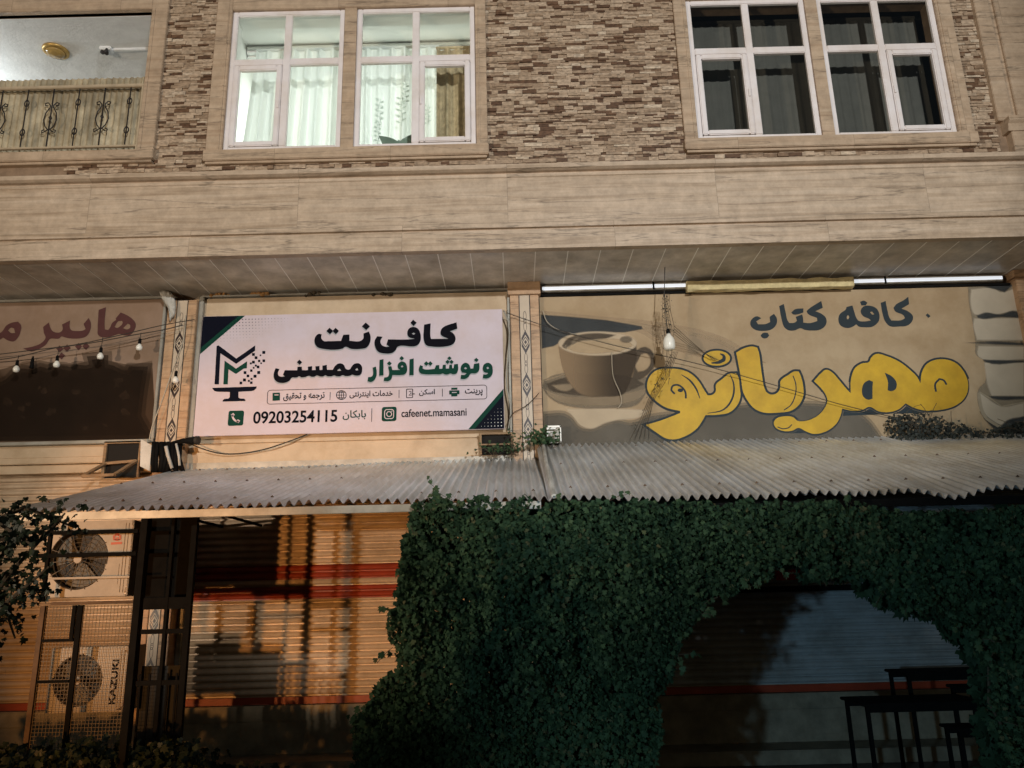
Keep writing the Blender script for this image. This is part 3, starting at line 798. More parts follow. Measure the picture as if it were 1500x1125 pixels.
# transom vents above the awning
s = MB(); x0, x1, z0, z1 = X(152, 675, -.1), X(206, 675, -.1), Z(180, 700, -.1), Z(180, 650, -.1)
s.box(x0, x1, -.098, -.092, z0, z1); vo = s.build('vent_opening', DKOPEN, B)
f = MB(); f.box(x0, x0 + .03, -.13, -.10, z0, z1); f.box(x1 - .02, x1, -.13, -.10, z0, z1); f.box(x0, x1, -.13, -.10, z1, z1 + .025); f.build('vent_frame', WOOD, vo)
f = MB(); za, zb_ = Z(175, 677, -.2), Z(175, 697, -.4)
A_, B_, C_, D_ = (x0 + .05, -.14, za), (x1 - .03, -.14, za + .02), (x1 - .12, -.42, zb_ + .01), (x0 - .05, -.42, zb_)
for q, r in ((A_, B_), (B_, C_), (C_, D_), (D_, A_)): f.bar(q, r, .03, .03)
f.build('vent_sash', WOOD, vo)
s = MB(); x0, x1, z0, z1 = X(703, 650, -.1), X(752, 650, -.1), Z(730, 666, -.1), Z(730, 637, -.1)
s.box(x0, x1, -.098, -.092, z0, z1); vo = s.build('vent_opening', DKOPEN, B)
f = MB(); f.box(x0, x0 + .022, -.14, -.10, z0, z1); f.box(x1 - .02, x1, -.14, -.10, z0, z1); f.box(x0 - .01, x1 + .01, -.14, -.10, z1, z1 + .022); f.box(x0, x1, -.135, -.10, (z0 + z1) / 2 - .008, (z0 + z1) / 2 + .008); f.build('vent_frame', WOOD, vo)

# ------------------------------------------------------------------ centre signboard
YB = -.16
S1 = thing('shop_signboard', 'pale pink printed shop sign with navy corners and black and green Persian lettering', 'sign', (-1.85, 0, 3.45))
bx0, bx1, bz0, bz1 = X(290, 550, YB), X(737.5, 550, YB), Z(500, 634, YB), Z(500, 458.5, YB)
cx0, cx1, cz0, cz1 = X(283, 550, -.03), X(742, 550, -.03), Z(500, 652, -.03), Z(500, 434, -.03)
cx0 = P1[1] + .06; cx1 = P2[0] - .035
MB().box(cx0, cx1, -.05, -.03, cz0 + .05, cz1).build('backing_panel', CREAM, S1)
f = MB()
f.box(cx0 - .055, cx0 - .001, -.10, -.02, cz0 + .05, cz1 + .01, bev=.004); f.box(cx1 + .001, cx1 + .032, -.10, -.02, cz0 + .05, cz1 + .01, bev=.004); f.box(cx0 - .05, cx1 + .03, -.085, -.02, cz1 + .012, cz1 + .03)
f.build('frame', GREY, S1)
f = MB(); f.box(bx0 + .03, bx1 - .03, -.135, -.051, bz0 + .03, bz0 + .06); f.box(bx0 + .03, bx1 - .03, -.135, -.051, bz1 - .06, bz1 - .03); f.box(bx0 + .03, bx0 + .06, -.135, -.051, bz0 + .061, bz1 - .061); f.box(bx1 - .06, bx1 - .03, -.135, -.051, bz0 + .061, bz1 - .061)
f.build('batten', GREY, S1)
MB().box(bx0, bx1, YB, -.136, bz0, bz1, bev=.004).build('banner', BANNER, S1)
e = .002
YP = YB - e
d_ = .004
def at_b(px, py): q = P(px, py, YB); return (q.x, q.z)
# corners
pr = Print(YP); w1 = X(350, 460, YB) - bx0
hL = bz1 - Z(296, 510, YB)
pr.mb.add([(bx0 + d_, YP, bz1 - d_), (bx0 + w1, YP, bz1 - d_), (bx0 + d_, YP, bz1 - hL)], [(0, 1, 2)]); pr.build('navy_corner', NAVY, S1); pr = Print(YP)
wR = bx1 - X(695, 628, YB); hR = Z(738, 578, YB) - bz0
pr.mb.add([(bx1 - d_, YP, bz0 + d_), (bx1 - wR, YP, bz0 + d_), (bx1 - d_, YP, bz0 + hR)], [(0, 1, 2)])
pr.build('navy_corner', NAVY, S1)
pr = Print(YP)
for (cx_, cz_, sx, sz, wa, ha, t_) in ((bx0 + d_, bz1 - d_, 1, -1, w1 - d_, hL - d_, .075), (bx1 - d_, bz0 + d_, -1, 1, wR - d_, hR - d_, .07)):
    pr = Print(YP); pr.mb.add([(cx_ + sx * wa, YP, cz_), (cx_ + sx * (wa + t_), YP, cz_), (cx_, YP, cz_ + sz * (ha + t_)), (cx_, YP, cz_ + sz * ha)], [(0, 1, 2, 3)]); pr.build('green_stripe', GREEN, S1)
pr = Print(YP)
for (ox, oz, sx, sz) in ((X(346, 468, YB), Z(356, 468, YB), 1, -1),):
    for r in range(8):
        for c in range(18):
            xx = ox + c * .038 - r * .033 * (1 if c < 99 else 0); zz = oz - r * .038
            xx = ox + (c - r) * .038 + r * .004
            q = .0085 * max(0.0, 1 - (r * .10 + max(0, c - r - 4) * .055))
            if q > .002 and xx < X(425, 470, YB): pr.mb.add([(xx + q * math.cos(k * 1.0472), YP, zz + q * math.sin(k * 1.0472)) for k in range(6)], [tuple(range(6))])
pr.build('dot_pattern', mat('grey_dot_print', (.14, .13, .15), .5), S1)
pr = Print(YP - e)
for r in range(6):
    for c in range(7):
        q = .0075 * (1 - .12 * r - .10 * c); xx, zz = bx1 - .035 - c * .038, bz0 + .035 + r * .04
        if q > .0015 and (bx1 - xx) / wR + (zz - bz0) / hR < .9: pr.mb.add([(xx + q * math.cos(k * 1.0472), pr.Y, zz + q * math.sin(k * 1.0472)) for k in range(6)], [tuple(range(6))])
pr.build('dot_pattern', WHITE, S1)
# logo
O6, S6 = (290, 455), 7.758
navy = Print(YP)
navy.loops([[(235, 395), (435, 545), (650, 395), (650, 455), (435, 605), (255, 485), (238, 838), (188, 838), (212, 400)],
            [(162, 878), (668, 862), (664, 882), (640, 905), (610, 915), (460, 922), (460, 985), (475, 998), (525, 1000), (540, 1015), (540, 1028), (280, 1034), (282, 1018), (300, 1003), (345, 1000), (360, 985), (362, 925), (215, 922), (185, 912), (166, 890)]], O6, S6, smooth=False)
for (a, b, s) in ((630, 498, 16), (660, 535, 16), (748, 475, 17), (710, 508, 9), (695, 572, 13), (748, 570, 15), (600, 600, 11), (630, 585, 16), (718, 598, 9), (657, 625, 11), (683, 640, 15), (633, 650, 10), (606, 682, 14), (690, 703, 17), (535, 705, 16), (568, 742, 15), (648, 746, 17), (528, 788, 17), (608, 776, 11), (578, 798, 11), (488, 822, 15), (606, 820, 14)):
    navy.loops([[(a - s, b - s), (a + s, b - s), (a + s, b + s), (a - s, b + s)]], O6, S6, smooth=False)
navy.build('logo', NAVY, S1)
Print(YP).loops([[(302, 568), (432, 660), (558, 575), (556, 655), (520, 660), (432, 720), (348, 668), (338, 838), (288, 838)]], O6, S6, smooth=False).build('logo', GREEN, S1)
# big lettering, with its grey printed edge below it
O1, S1_ = (450, 460), 6.25
K1 = [[(1367, 75), (1240, 125), (1222, 155), (1225, 190), (1292, 226), (1135, 228), (1130, 215), (1130, 85), (1070, 97), (1070, 250), (1090, 285), (1130, 297), (1280, 295), (1335, 275), (1357, 240), (1355, 205), (1335, 175), (1308, 158), (1375, 133)],
      [[(970, 118), (1015, 135), (1035, 175), (1040, 200), (1035, 250), (1010, 285), (970, 297), (830, 298), (810, 330), (780, 355), (720, 362), (650, 345), (622, 300), (618, 245), (640, 203), (690, 207), (670, 245), (680, 280), (720, 300), (752, 298), (725, 280), (740, 232), (930, 232), (985, 226), (930, 210), (916, 175), (930, 135)], [(958, 180), (975, 170), (990, 180), (975, 188)]],
      [(970, 52), (1003, 80), (973, 110), (945, 80)],
      [(565, 160), (580, 205), (575, 260), (545, 305), (500, 318), (400, 318), (352, 300), (320, 318), (140, 318), (90, 300), (68, 260), (72, 215), (100, 183), (133, 185), (128, 218), (150, 246), (200, 248), (310, 245), (330, 190), (387, 187), (387, 245), (490, 245), (515, 220), (515, 178)],
      [(205, 125), (238, 155), (208, 185), (175, 155)], [(260, 125), (290, 155), (262, 185), (232, 155)], [(535, 78), (575, 112), (540, 147), (500, 112)]]
O2, S2 = (390, 515), 8.82
K2 = [[[(1190, 150), (1232, 185), (1240, 240), (1225, 290), (1190, 310), (1140, 308), (1115, 298), (1080, 312), (1020, 316), (990, 305), (950, 320), (905, 318), (880, 308), (840, 320), (790, 318), (765, 308), (730, 322), (690, 320), (655, 308), (620, 325), (580, 325), (555, 312), (500, 330), (450, 332), (430, 320), (390, 335), (330, 338), (300, 375), (250, 400), (190, 405), (130, 385), (100, 340), (98, 280), (120, 215), (172, 225), (150, 275), (160, 310), (200, 325), (240, 320), (215, 300), (240, 240), (400, 242), (405, 195), (460, 195), (462, 240), (540, 240), (540, 195), (592, 188), (592, 240), (640, 238), (635, 190), (688, 185), (688, 238), (728, 235), (725, 182), (782, 172), (785, 235), (860, 235), (885, 190), (920, 160), (960, 152), (1000, 170), (1020, 210), (1040, 230), (1080, 228), (1105, 190), (1140, 158)],
       [(1150, 230), (1175, 212), (1190, 240), (1160, 242)], [(915, 240), (950, 220), (970, 248), (930, 248)]],
      [(430, 105), (463, 137), (430, 170), (395, 137)]]
O3, S3 = (530, 515), 7.5
K3 = [[[(1385, 122), (1425, 145), (1438, 190), (1435, 245), (1410, 280), (1370, 297), (1328, 292), (1335, 250), (1370, 250), (1388, 236), (1345, 225), (1328, 190), (1340, 145)], [(1368, 178), (1385, 165), (1400, 185), (1380, 192)]],
      [[(1290, 125), (1293, 180), (1280, 220), (1245, 240), (1197, 242), (1170, 280), (1130, 302), (1085, 300), (1090, 255), (1130, 255), (1152, 238), (1100, 230), (1085, 190), (1100, 145), (1140, 122), (1175, 140), (1197, 188), (1225, 185), (1232, 135)], [(1122, 184), (1140, 170), (1158, 185), (1140, 195)]],
      [(1258, 68), (1285, 92), (1258, 115), (1230, 92)],
      [(1055, 135), (1058, 200), (1040, 240), (1000, 250), (975, 240), (945, 252), (915, 252), (890, 242), (860, 250), (810, 250), (680, 248), (640, 235), (625, 195), (640, 148), (672, 160), (668, 185), (690, 195), (800, 190), (815, 150), (850, 148), (852, 190), (885, 188), (890, 145), (922, 143), (925, 187), (958, 186), (962, 146), (990, 144), (994, 184), (1008, 182), (1014, 140)],
      [(962, 52), (988, 73), (962, 93), (937, 73)], [(942, 90), (968, 113), (942, 137), (917, 113)], [(985, 90), (1010, 113), (985, 137), (962, 113)],
      [(708, 105), (735, 132), (708, 158), (682, 132)], [(752, 105), (778, 132), (752, 158), (727, 132)],
      [(525, 85), (570, 75), (570, 258), (522, 260)],
      [[(440, 108), (480, 125), (497, 170), (495, 220), (470, 250), (430, 258), (337, 258), (325, 300), (290, 325), (240, 322), (245, 285), (285, 275), (300, 240), (288, 165), (325, 160), (335, 202), (422, 202), (400, 185), (395, 145), (415, 118)], [(428, 162), (445, 150), (458, 166), (440, 174)]],
      [(438, 48), (465, 73), (438, 97), (412, 73)], [(302, 105), (330, 130), (302, 155), (275, 130)],
      [(195, 92), (238, 82), (238, 262), (190, 265)],
      [(155, 165), (163, 220), (160, 270), (135, 315), (100, 335), (62, 325), (70, 280), (105, 275), (122, 255), (120, 175)]]
sh = Print(YP)
for (L, o_, s_) in ((K1, O1, S1_), (K2, O2, S2), (K3, O3, S3)): sh.loops(L, o_, s_, d=(-.5, 2.0))
sh.build('lettering_edge', INKS, S1)
YP2 = YP - e
Print(YP2).loops(K1, O1, S1_).build('lettering', INK, S1); Print(YP2).loops(K2, O2, S2).build('lettering', INK, S1)
bl = Print(YP2)
Print(YP2).loops(K3, O3, S3).build('lettering', GREEN, S1)
gr = Print(YP2)
# small lettering
def fa(s): return s[::-1]
Print(YP2).text(fa('\ufb58\ufeae\ufbfe\ufee8\ufe96'), 681, 569.5, 707, 580, .02).build('lettering', INK, S1)
Print(YP2).text(fa('\ufe8d\ufeb3\ufb91\ufee6'), 614, 570, 637, 580, .02).build('lettering', INK, S1)
Print(YP2).text(fa('\ufea7\ufeaa\ufee3\ufe8e\ufe95 \ufe8d\ufbfe\ufee8\ufe98\ufeae\ufee7\ufe98\ufbfd'), 512, 572, 575.5, 583, .02).build('lettering', INK, S1)
Print(YP2).text(fa('\ufe97\ufeae\ufe9f\ufee4\ufeea \ufeed \ufe97\ufea4\ufed8\ufbff\ufed6'), 415, 575, 475.5, 587, .02).build('lettering', INK, S1)
Print(YP2).text('09203254115', 371, 601.5, 494, 619.5, .021).build('lettering', INK, S1)
Print(YP2).text('cafeenet.mamasani', 588, 598.5, 683.5, 610, .014).build('lettering', INK, S1)
Print(YP2).text(fa('\ufe91\ufe8e\ufe91\ufb91\ufe8e\ufee5'), 502, 601, 536, 615, .014).build('lettering', GREEN, S1)
# thin box round the services, dividers
def outline(pr, x0, y0, x1, y1, r, tx):
    a, b = P(x0, (y0 + y1) / 2, pr.Y), P(x1, (y0 + y1) / 2, pr.Y); zt_, zb_ = Z((x0 + x1) / 2, y0, pr.Y), Z((x0 + x1) / 2, y1, pr.Y)
    q = rrect(a.x, zb_, b.x, zt_, r); q2 = rrect(a.x + tx, zb_ + tx, b.x - tx, zt_ - tx, max(.002, r - tx)); n = len(q)
    pr.mb.add([(c, pr.Y, d) for c, d in q + q2], [(k, (k + 1) % n, n + (k + 1) % n, n + k) for k in range(n)])
outline(bl, 391.5, 567.5, 713.5, 588.5, .035, .006)
for (px_, y0, y1) in ((648, 569, 581), (584.5, 571, 583), (483.5, 574, 586), (544.5, 598, 618)):
    q = P(px_, (y0 + y1) / 2, YP2); hh = (y1 - y0) / 2 * .0079; bl.mb.quad((q.x - .003, YP2, q.z - hh), (q.x + .003, YP2, q.z - hh), (q.x + .003, YP2, q.z + hh), (q.x - .003, YP2, q.z + hh))
# icons: scanner sheet, globe
ic = bl
outline(ic, 595, 569.5, 605, 583, .01, .008)
ic.stroke([(599, 573.5), (602, 573), (602, 576), (599, 579), (603, 579)], .008, smooth=False); ic.stroke([(603, 577), (608, 577)], .009, smooth=False)
for (rx, ry) in ((7.2, 6.6), (3.2, 6.6)):
    el_ = ellipse(500, 578.7, rx, ry, 24); ic.stroke(el_ + el_[:1], .007, smooth=False)
ic.stroke([(493, 578.8), (507, 578.6)], .006, smooth=False); ic.stroke([(500, 572), (500, 585)], .006, smooth=False); ic.stroke([(494.5, 575), (505.5, 574.8)], .005, smooth=False); ic.stroke([(494.5, 582.5), (505.5, 582.2)], .005, smooth=False)
bl.build('icon', INK, S1)
# green icons: phone tile, camera tile, printer, book
def tile(pr, cx, cy, h, r):
    q = P(cx, cy, pr.Y); k = rrect(q.x - h, q.z - h, q.x + h, q.z + h, r); pr.mb.add([(a, pr.Y, b) for a, b in k], [tuple(range(len(k)))])
tile(gr, 345.5, 612.5, .088, .024); tile(gr, 570, 606.5, .084, .026)
gr.loops([[(658, 572), (673, 571.6), (673, 577.5), (670, 577.5), (670, 580.5), (661, 580.8), (661, 577.8), (658, 577.8)], [(661, 567.9), (670, 567.7), (670, 570.8), (661, 571)]], smooth=False)
gr.loops([[(399.2, 575.5), (410, 575), (410, 586.5), (399.2, 587.2)]], smooth=False)
gr.build('icon', GREEN, S1)
wh = Print(YP2 - e)
wh.stroke([(340.5, 607.5), (341, 611.5), (344.5, 616), (349.5, 618.3)], .022); wh.stroke([(339.8, 606.2), (342.2, 609.2)], .034, smooth=False); wh.stroke([(347, 616), (350.6, 618)], .034, smooth=False)
outline(wh, 562.8, 599.3, 577.2, 613.8, .03, .009)
el_ = ellipse(570, 606.5, 3.6, 3.6, 20); wh.stroke(el_ + el_[:1], .009, smooth=False); wh.loops([ellipse(574, 602.4, .8, .8, 8)], smooth=False)
wh.loops([[(662, 574.5), (669, 574.3), (669, 575.3), (662, 575.5)], [(402, 578), (408, 577.7), (408, 579), (402, 579.3)]], smooth=False)
wh.build('icon_lines', BANNER, S1)

# ------------------------------------------------------------------ cafe sign on the right
YC = -.06
S2o = thing('cafe_signboard', 'wide tan cafe sign with yellow Persian lettering, a printed coffee cup and stacked books', 'sign', (3.1, 0, 3.4))
qx0, qx1, qz0, qz1 = P2[1] + .012, P3[0] - .03, Z(1100, 662, YC), Z(1100, 428, YC)
TANP = mat('tan_vinyl', (.46, .345, .215), .6, scale=.75, bump=.2, bscale=5, dirt=.16, col2=(.34, .245, .145), spec=.15)
MB().box(qx0, qx1, YC, .0, qz0 - .12, qz1).build('banner', TANP, S2o)
f = MB(); f.box(qx0 - .011, qx0 - .001, YC - .02, -.001, qz0, qz1); f.box(qx0, qx1, YC - .025, -.001, qz1 + .002, qz1 + .03)
f.build('frame', BLACK, S2o)
YQ = YC - .002
def pm(name, c, r=.65, **k): return mat(name, c, r, spec=.12, **k)
O7, S7 = (790, 440), 5.622
# printed coffee cup, layer by layer
CUPL = pm('print_cup_light', (.66, .53, .37), var=.1, scale=3); CUPM = pm('print_cup_mid', (.27, .215, .15), var=.25, scale=2.5); CUPD = pm('print_cup_dark', (.12, .092, .065), var=.2, scale=3)
CUPB = pm('print_cup_dim', (.36, .275, .18), var=.15, scale=2); BLUE = pm('print_blue_grey', (.060, .068, .072), var=.2, scale=3); SHD = pm('print_grey_ground', (.165, .145, .115), var=.35, scale=1.2)
FADED = {}
def faded(mt, al):
    k = (mt.name, al)
    if k not in FADED:
        q = mt.copy(); q.name = mt.name + '_faded'; n = q.node_tree; out = n.nodes['Material Output']; tr = n.nodes.new('ShaderNodeBsdfTransparent'); ms = n.nodes.new('ShaderNodeMixShader'); ms.inputs[0].default_value = al
        n.links.new(tr.outputs[0], ms.inputs[1]); n.links.new(n.nodes['Principled BSDF'].outputs[0], ms.inputs[2]); n.links.new(ms.outputs[0], out.inputs[0]); FADED[k] = q
    return FADED[k]
def lay(mt, loops, k, name='cup_print', org=O7, sc=S7, smooth=True, soft=.008, Y0=None, par=None):
    """one printed tone with a blurred edge: three part-opaque inks, each a little smaller than the one below"""
    for j, (of, al) in enumerate(((soft, .3), (0, .45), (-soft, .6))):
        Print((YQ if Y0 is None else Y0) - .0006 * k - .00015 * j).loops(loops, org, sc, smooth=smooth, offset=of or 1e-5).build(name, faded(mt, al), par or S2o)
lay(SHD, [[(40, 935), (200, 930), (270, 970), (330, 1040), (420, 1060), (560, 1010), (640, 990), (760, 1010), (900, 960), (1100, 930), (1500, 880), (1900, 850), (2500, 880), (2680, 960), (2830, 1150), (2500, 1175), (1500, 1195), (35, 1210)]], 0, 'ground_print', soft=.03)
lay(BLUE, [[(14, 118), (300, 140), (560, 165), (840, 215), (850, 235), (700, 262), (500, 262), (260, 290), (160, 350), (120, 375), (22, 395)]], 1, 'backdrop_print', smooth=False, soft=.006)
lay(pm('print_steam', (.45, .335, .215), var=.15, scale=2), [[(480, 160), (1010, 215), (1500, 330), (1750, 480), (1500, 470), (1000, 330), (850, 240)]], 0, 'steam_print', soft=.05)
lay(CUPM, [[(30, 700), (60, 650), (200, 600), (500, 620), (800, 640), (1000, 620), (1010, 700), (900, 740), (800, 860), (600, 885), (300, 880), (130, 830), (40, 740)]], 1)
lay(CUPB, [[(35, 725), (150, 775), (400, 795), (650, 775), (880, 725), (860, 780), (700, 850), (450, 868), (230, 850), (100, 800)]], 2)
lay(CUPD, [[(60, 690), (200, 640), (520, 610), (770, 640), (860, 690), (700, 755), (450, 785), (200, 765), (90, 735)]], 3)
lay(CUPB, [[(35, 655), (215, 598), (220, 612), (36, 672)], [(110, 700), (250, 690), (300, 700), (230, 745), (140, 725)]], 4)
# handle
lay(CUPD, [[[(790, 470), (800, 420), (860, 385), (920, 410), (950, 480), (940, 550), (890, 610), (790, 655), (765, 640), (775, 600)], [(812, 590), (880, 570), (915, 520), (912, 465), (880, 435), (840, 445), (815, 490), (790, 540)]]], 4)
def xgrad(name, x0, x1, ca, cb):
    mt = pm(name, ca); n = mt.node_tree; tc = n.nodes.new('ShaderNodeTexCoord'); sp = n.nodes.new('ShaderNodeSeparateXYZ'); mr = n.nodes.new('ShaderNodeMapRange')
    off = S2o.location.x; mr.inputs['From Min'].default_value = x0 - off; mr.inputs['From Max'].default_value = x1 - off; mr.interpolation_type = 'SMOOTHSTEP'
    mx = n.nodes.new('ShaderNodeMix'); mx.data_type = 'RGBA'; mx.inputs['A'].default_value = tuple(ca) + (1,); mx.inputs['B'].default_value = tuple(cb) + (1,)
    n.links.new(tc.outputs['Object'], sp.inputs[0]); n.links.new(sp.outputs['X'], mr.inputs[0]); n.links.new(mr.outputs[0], mx.inputs['Factor']); n.links.new(mx.outputs['Result'], n.nodes['Principled BSDF'].inputs['Base Color']); return mt
CUPG = xgrad('print_cup_body', X(822, 530, YQ), X(905, 530, YQ), (.34, .235, .14), (.075, .055, .038))
lay(CUPG, [[(160, 380), (300, 440), (480, 455), (650, 430), (795, 370), (800, 420), (780, 560), (740, 680), (690, 770), (520, 790), (380, 785), (300, 740), (225, 640), (180, 500)]], 5)
lay(CUPL, [ellipse(480, 355, 322, 98, 36)], 7)
lay(CUPD, [[(190, 375), (230, 320), (330, 285), (480, 272), (620, 285), (560, 310), (440, 322), (300, 345), (230, 385), (205, 390)]], 8)
lay(pm('print_milk', (.56, .42, .26), var=.12, scale=5), [[(230, 395), (300, 350), (440, 328), (600, 318), (720, 335), (770, 370), (700, 405), (560, 430), (400, 435), (290, 420)]], 9)
lay(CUPM, [ellipse(715, 322, 48, 26, 20, .4), [(265, 345), (285, 320), (320, 305), (300, 345), (275, 362)], [(200, 385), (215, 365), (232, 375), (220, 398)]], 10)
lay(CUPL, [[(220, 895), (560, 890), (900, 905), (830, 960), (640, 985), (540, 1010), (430, 1055), (340, 1030), (280, 960)]], 1)
# books printed at the right end
O8, S8 = (1380, 400), 4.683
BOOK = pm('print_book', (.68, .59, .45), var=.10, scale=3); BKD = pm('print_book_edge', (.060, .066, .068), var=.3, scale=6); BKM = pm('print_book_shade', (.34, .285, .20), var=.15)
lay(BKM, [[(180, 95), (530, 80), (550, 290), (560, 470), (230, 470), (205, 300), (185, 200)], [(230, 480), (562, 490), (562, 1010), (400, 1070), (280, 970), (250, 800), (300, 740), (290, 600), (235, 560)]], 0, 'book_print', O8, S8, True, .008)
lay(BOOK, [[(200, 112), (360, 105), (400, 130), (510, 100), (540, 255), (490, 262), (230, 285), (212, 270), (195, 190)], [(222, 312), (550, 308), (556, 460), (240, 458), (215, 350)], [(290, 615), (562, 615), (562, 842), (340, 842), (310, 760), (300, 690)], [(250, 500), (562, 505), (562, 590), (285, 592), (245, 560)], [(258, 820), (410, 915), (562, 890), (562, 980), (400, 1040), (290, 960)]], 1, 'book_print', O8, S8, True, .008)
lay(BKD, [[(240, 292), (300, 272), (400, 285), (490, 260), (552, 285), (552, 308), (400, 300), (250, 306)], [(215, 478), (350, 470), (562, 480), (562, 492), (400, 488)], [(285, 596), (562, 602), (562, 610), (290, 604)], [(330, 846), (562, 848), (562, 864), (345, 858)], [(300, 95), (440, 70), (480, 85), (430, 130), (380, 115)], [(268, 960), (340, 1010), (405, 1050), (450, 1010), (562, 985), (562, 1120), (420, 1110), (300, 1010)]], 2, 'book_print', O8, S8, True, .008)
pr = Print(YQ - .0018); pr.stroke([(250, 820), (262, 900), (290, 980), (400, 1060)], .035, O8, S8); pr.stroke([(258, 815), (340, 865), (410, 915), (562, 885)], .014, O8, S8, smooth=False); pr.build('book_print', BKM, S2o)
# lettering
O4, S4 = (1090, 425), 5.357
T1 = [[(1288, 52), (1295, 110), (1235, 145), (1290, 168), (1325, 205), (1318, 245), (1280, 278), (1220, 285), (1145, 283), (1110, 250), (1085, 180), (1072, 100), (1110, 85), (1125, 160), (1140, 215), (1155, 238), (1235, 235), (1262, 220), (1250, 197), (1185, 165), (1172, 140), (1195, 110), (1250, 80)],
      [[(985, 122), (1040, 145), (1062, 195), (1055, 245), (1010, 285), (950, 292), (900, 285), (880, 268), (850, 288), (805, 297), (755, 275), (740, 235), (750, 190), (800, 147), (803, 132), (850, 120), (865, 170), (880, 215), (900, 240), (950, 245), (995, 238), (980, 225), (930, 200), (915, 165), (935, 130)], [(988, 172), (1005, 168), (1022, 190), (1006, 192)], [(805, 210), (815, 195), (825, 210), (818, 228), (808, 228)]],
      [(910, 92), (940, 82), (968, 98), (955, 120), (920, 120)],
      [(605, 85), (618, 138), (560, 165), (610, 187), (645, 225), (640, 275), (595, 310), (530, 317), (480, 312), (440, 298), (400, 315), (350, 315), (315, 290), (295, 230), (275, 125), (312, 108), (325, 170), (340, 235), (355, 258), (395, 255), (415, 240), (405, 210), (455, 190), (462, 215), (465, 255), (520, 258), (575, 242), (572, 218), (500, 185), (490, 165), (510, 145), (560, 112)],
      [(370, 175), (400, 150), (465, 143), (465, 175), (420, 190), (385, 190)],
      [(235, 185), (258, 225), (250, 275), (210, 310), (150, 320), (85, 310), (50, 275), (55, 235), (100, 205), (135, 220), (95, 245), (110, 268), (170, 265), (205, 250), (200, 210)], [(130, 355), (150, 335), (185, 335), (197, 355), (180, 375), (145, 375)], [(1425, 195), (1440, 182), (1463, 205), (1445, 218)]]
Print(YQ - .0012).loops(T1, O4, S4).build('lettering', SLATE, S2o)
OA, SA = (935, 490), 6.0
NU = [(800, 345), (860, 340), (880, 375), (890, 450), (897, 550), (870, 620), (800, 685), (700, 705), (590, 708), (565, 755), (510, 830), (420, 890), (330, 920), (250, 915), (150, 855), (65, 795), (200, 755), (368, 690), (368, 672), (240, 640), (130, 560), (85, 500), (78, 430), (100, 370), (160, 315), (270, 300), (390, 312), (470, 350), (530, 410), (580, 490), (610, 535), (650, 530), (680, 500), (683, 440), (740, 390)]
DOT = ellipse(690, 208, 116, 66, 28)
BA = [(860, 160), (920, 125), (1000, 105), (1045, 115), (1060, 160), (1075, 270), (1090, 380), (1105, 460), (1130, 510), (1180, 528), (1230, 505), (1248, 460), (1250, 410), (1320, 355), (1370, 325), (1410, 325), (1430, 370), (1450, 460), (1450, 540), (1410, 620), (1340, 670), (1250, 685), (1100, 685), (1020, 650), (960, 580), (920, 500), (905, 400), (880, 260)]
OB, SB = (1120, 490), 4.839
ME = [(790, 138), (870, 155), (950, 190), (1030, 250), (1080, 300), (1105, 345), (1115, 270), (1150, 210), (1210, 180), (1290, 178), (1360, 205), (1410, 260), (1440, 330), (1440, 400), (1410, 460), (1340, 510), (1240, 535), (1150, 540), (1060, 520), (1000, 488), (950, 530), (880, 550), (810, 545), (745, 513), (690, 535), (620, 540), (550, 525), (540, 570), (510, 630), (440, 685), (350, 705), (290, 685), (240, 662), (200, 680), (140, 685), (80, 660), (65, 625), (85, 595), (140, 580), (200, 585), (235, 612), (300, 610), (370, 580), (420, 530), (445, 470), (435, 430), (400, 380), (350, 330), (400, 275), (435, 250), (470, 262), (530, 325), (580, 385), (610, 415), (612, 320), (640, 240), (690, 205), (740, 195), (755, 165)]
pr = Print(YQ - .0012)
pr.loops([NU, DOT], OA, SA, offset=.024); pr.loops([BA], OA, SA, offset=.026, Y=YQ - .0015); pr.loops([ME], OB, SB, offset=.024, Y=YQ - .0013)
# heavier lower edges, as brushed
pr.loops([NU], OA, SA, offset=.014, d=(-.6, 1.6), Y=YQ - .0009); pr.loops([BA], OA, SA, offset=.012, d=(-.2, 1.2), Y=YQ - .0008); pr.loops([ME], OB, SB, offset=.014, d=(-.3, .8), Y=YQ - .0007)
pr.build('lettering_outline', SLATE, S2o)
pr = Print(YQ - .0022); pr.loops([NU, DOT], OA, SA); pr.loops([BA], OA, SA, Y=YQ - .0026); pr.loops([ME], OB, SB, Y=YQ - .0024)
pr.build('lettering', YEL, S2o)
pr = Print(YQ - .0036)
pr.stroke([(803, 345), (835, 420), (838, 520), (800, 610), (740, 665), (610, 692)], .022, OA, SA, taper=True); pr.stroke([(320, 522), (290, 490), (300, 455), (340, 442), (390, 470), (415, 510), (418, 562)], .022, OA, SA)
pr.loops([ellipse(370, 490, 24, 16, 14, .6)], OA, SA); pr.stroke([(378, 352), (450, 400), (510, 480), (542, 562)], .022, OA, SA, taper=True)
pr.stroke([(718, 168), (752, 190), (752, 222), (705, 245), (642, 250)], .042, OA, SA, taper=True); pr.stroke([(1360, 362), (1385, 440), (1380, 530), (1340, 620), (1282, 664)], .012, OA, SA)
pr.loops([[(690, 400), (705, 345), (740, 322), (768, 335), (765, 380), (765, 455), (735, 462), (700, 440)], [(852, 270), (900, 295), (935, 340), (930, 385), (900, 402), (872, 395), (875, 340)]], OB, SB)
pr.stroke([(1215, 405), (1210, 350), (1240, 315), (1270, 325), (1290, 355)], .022, OB, SB); pr.stroke([(92, 655), (130, 668), (170, 660), (194, 638)], .012, OB, SB)
pr.build('lettering_detail', SLATE, S2o)

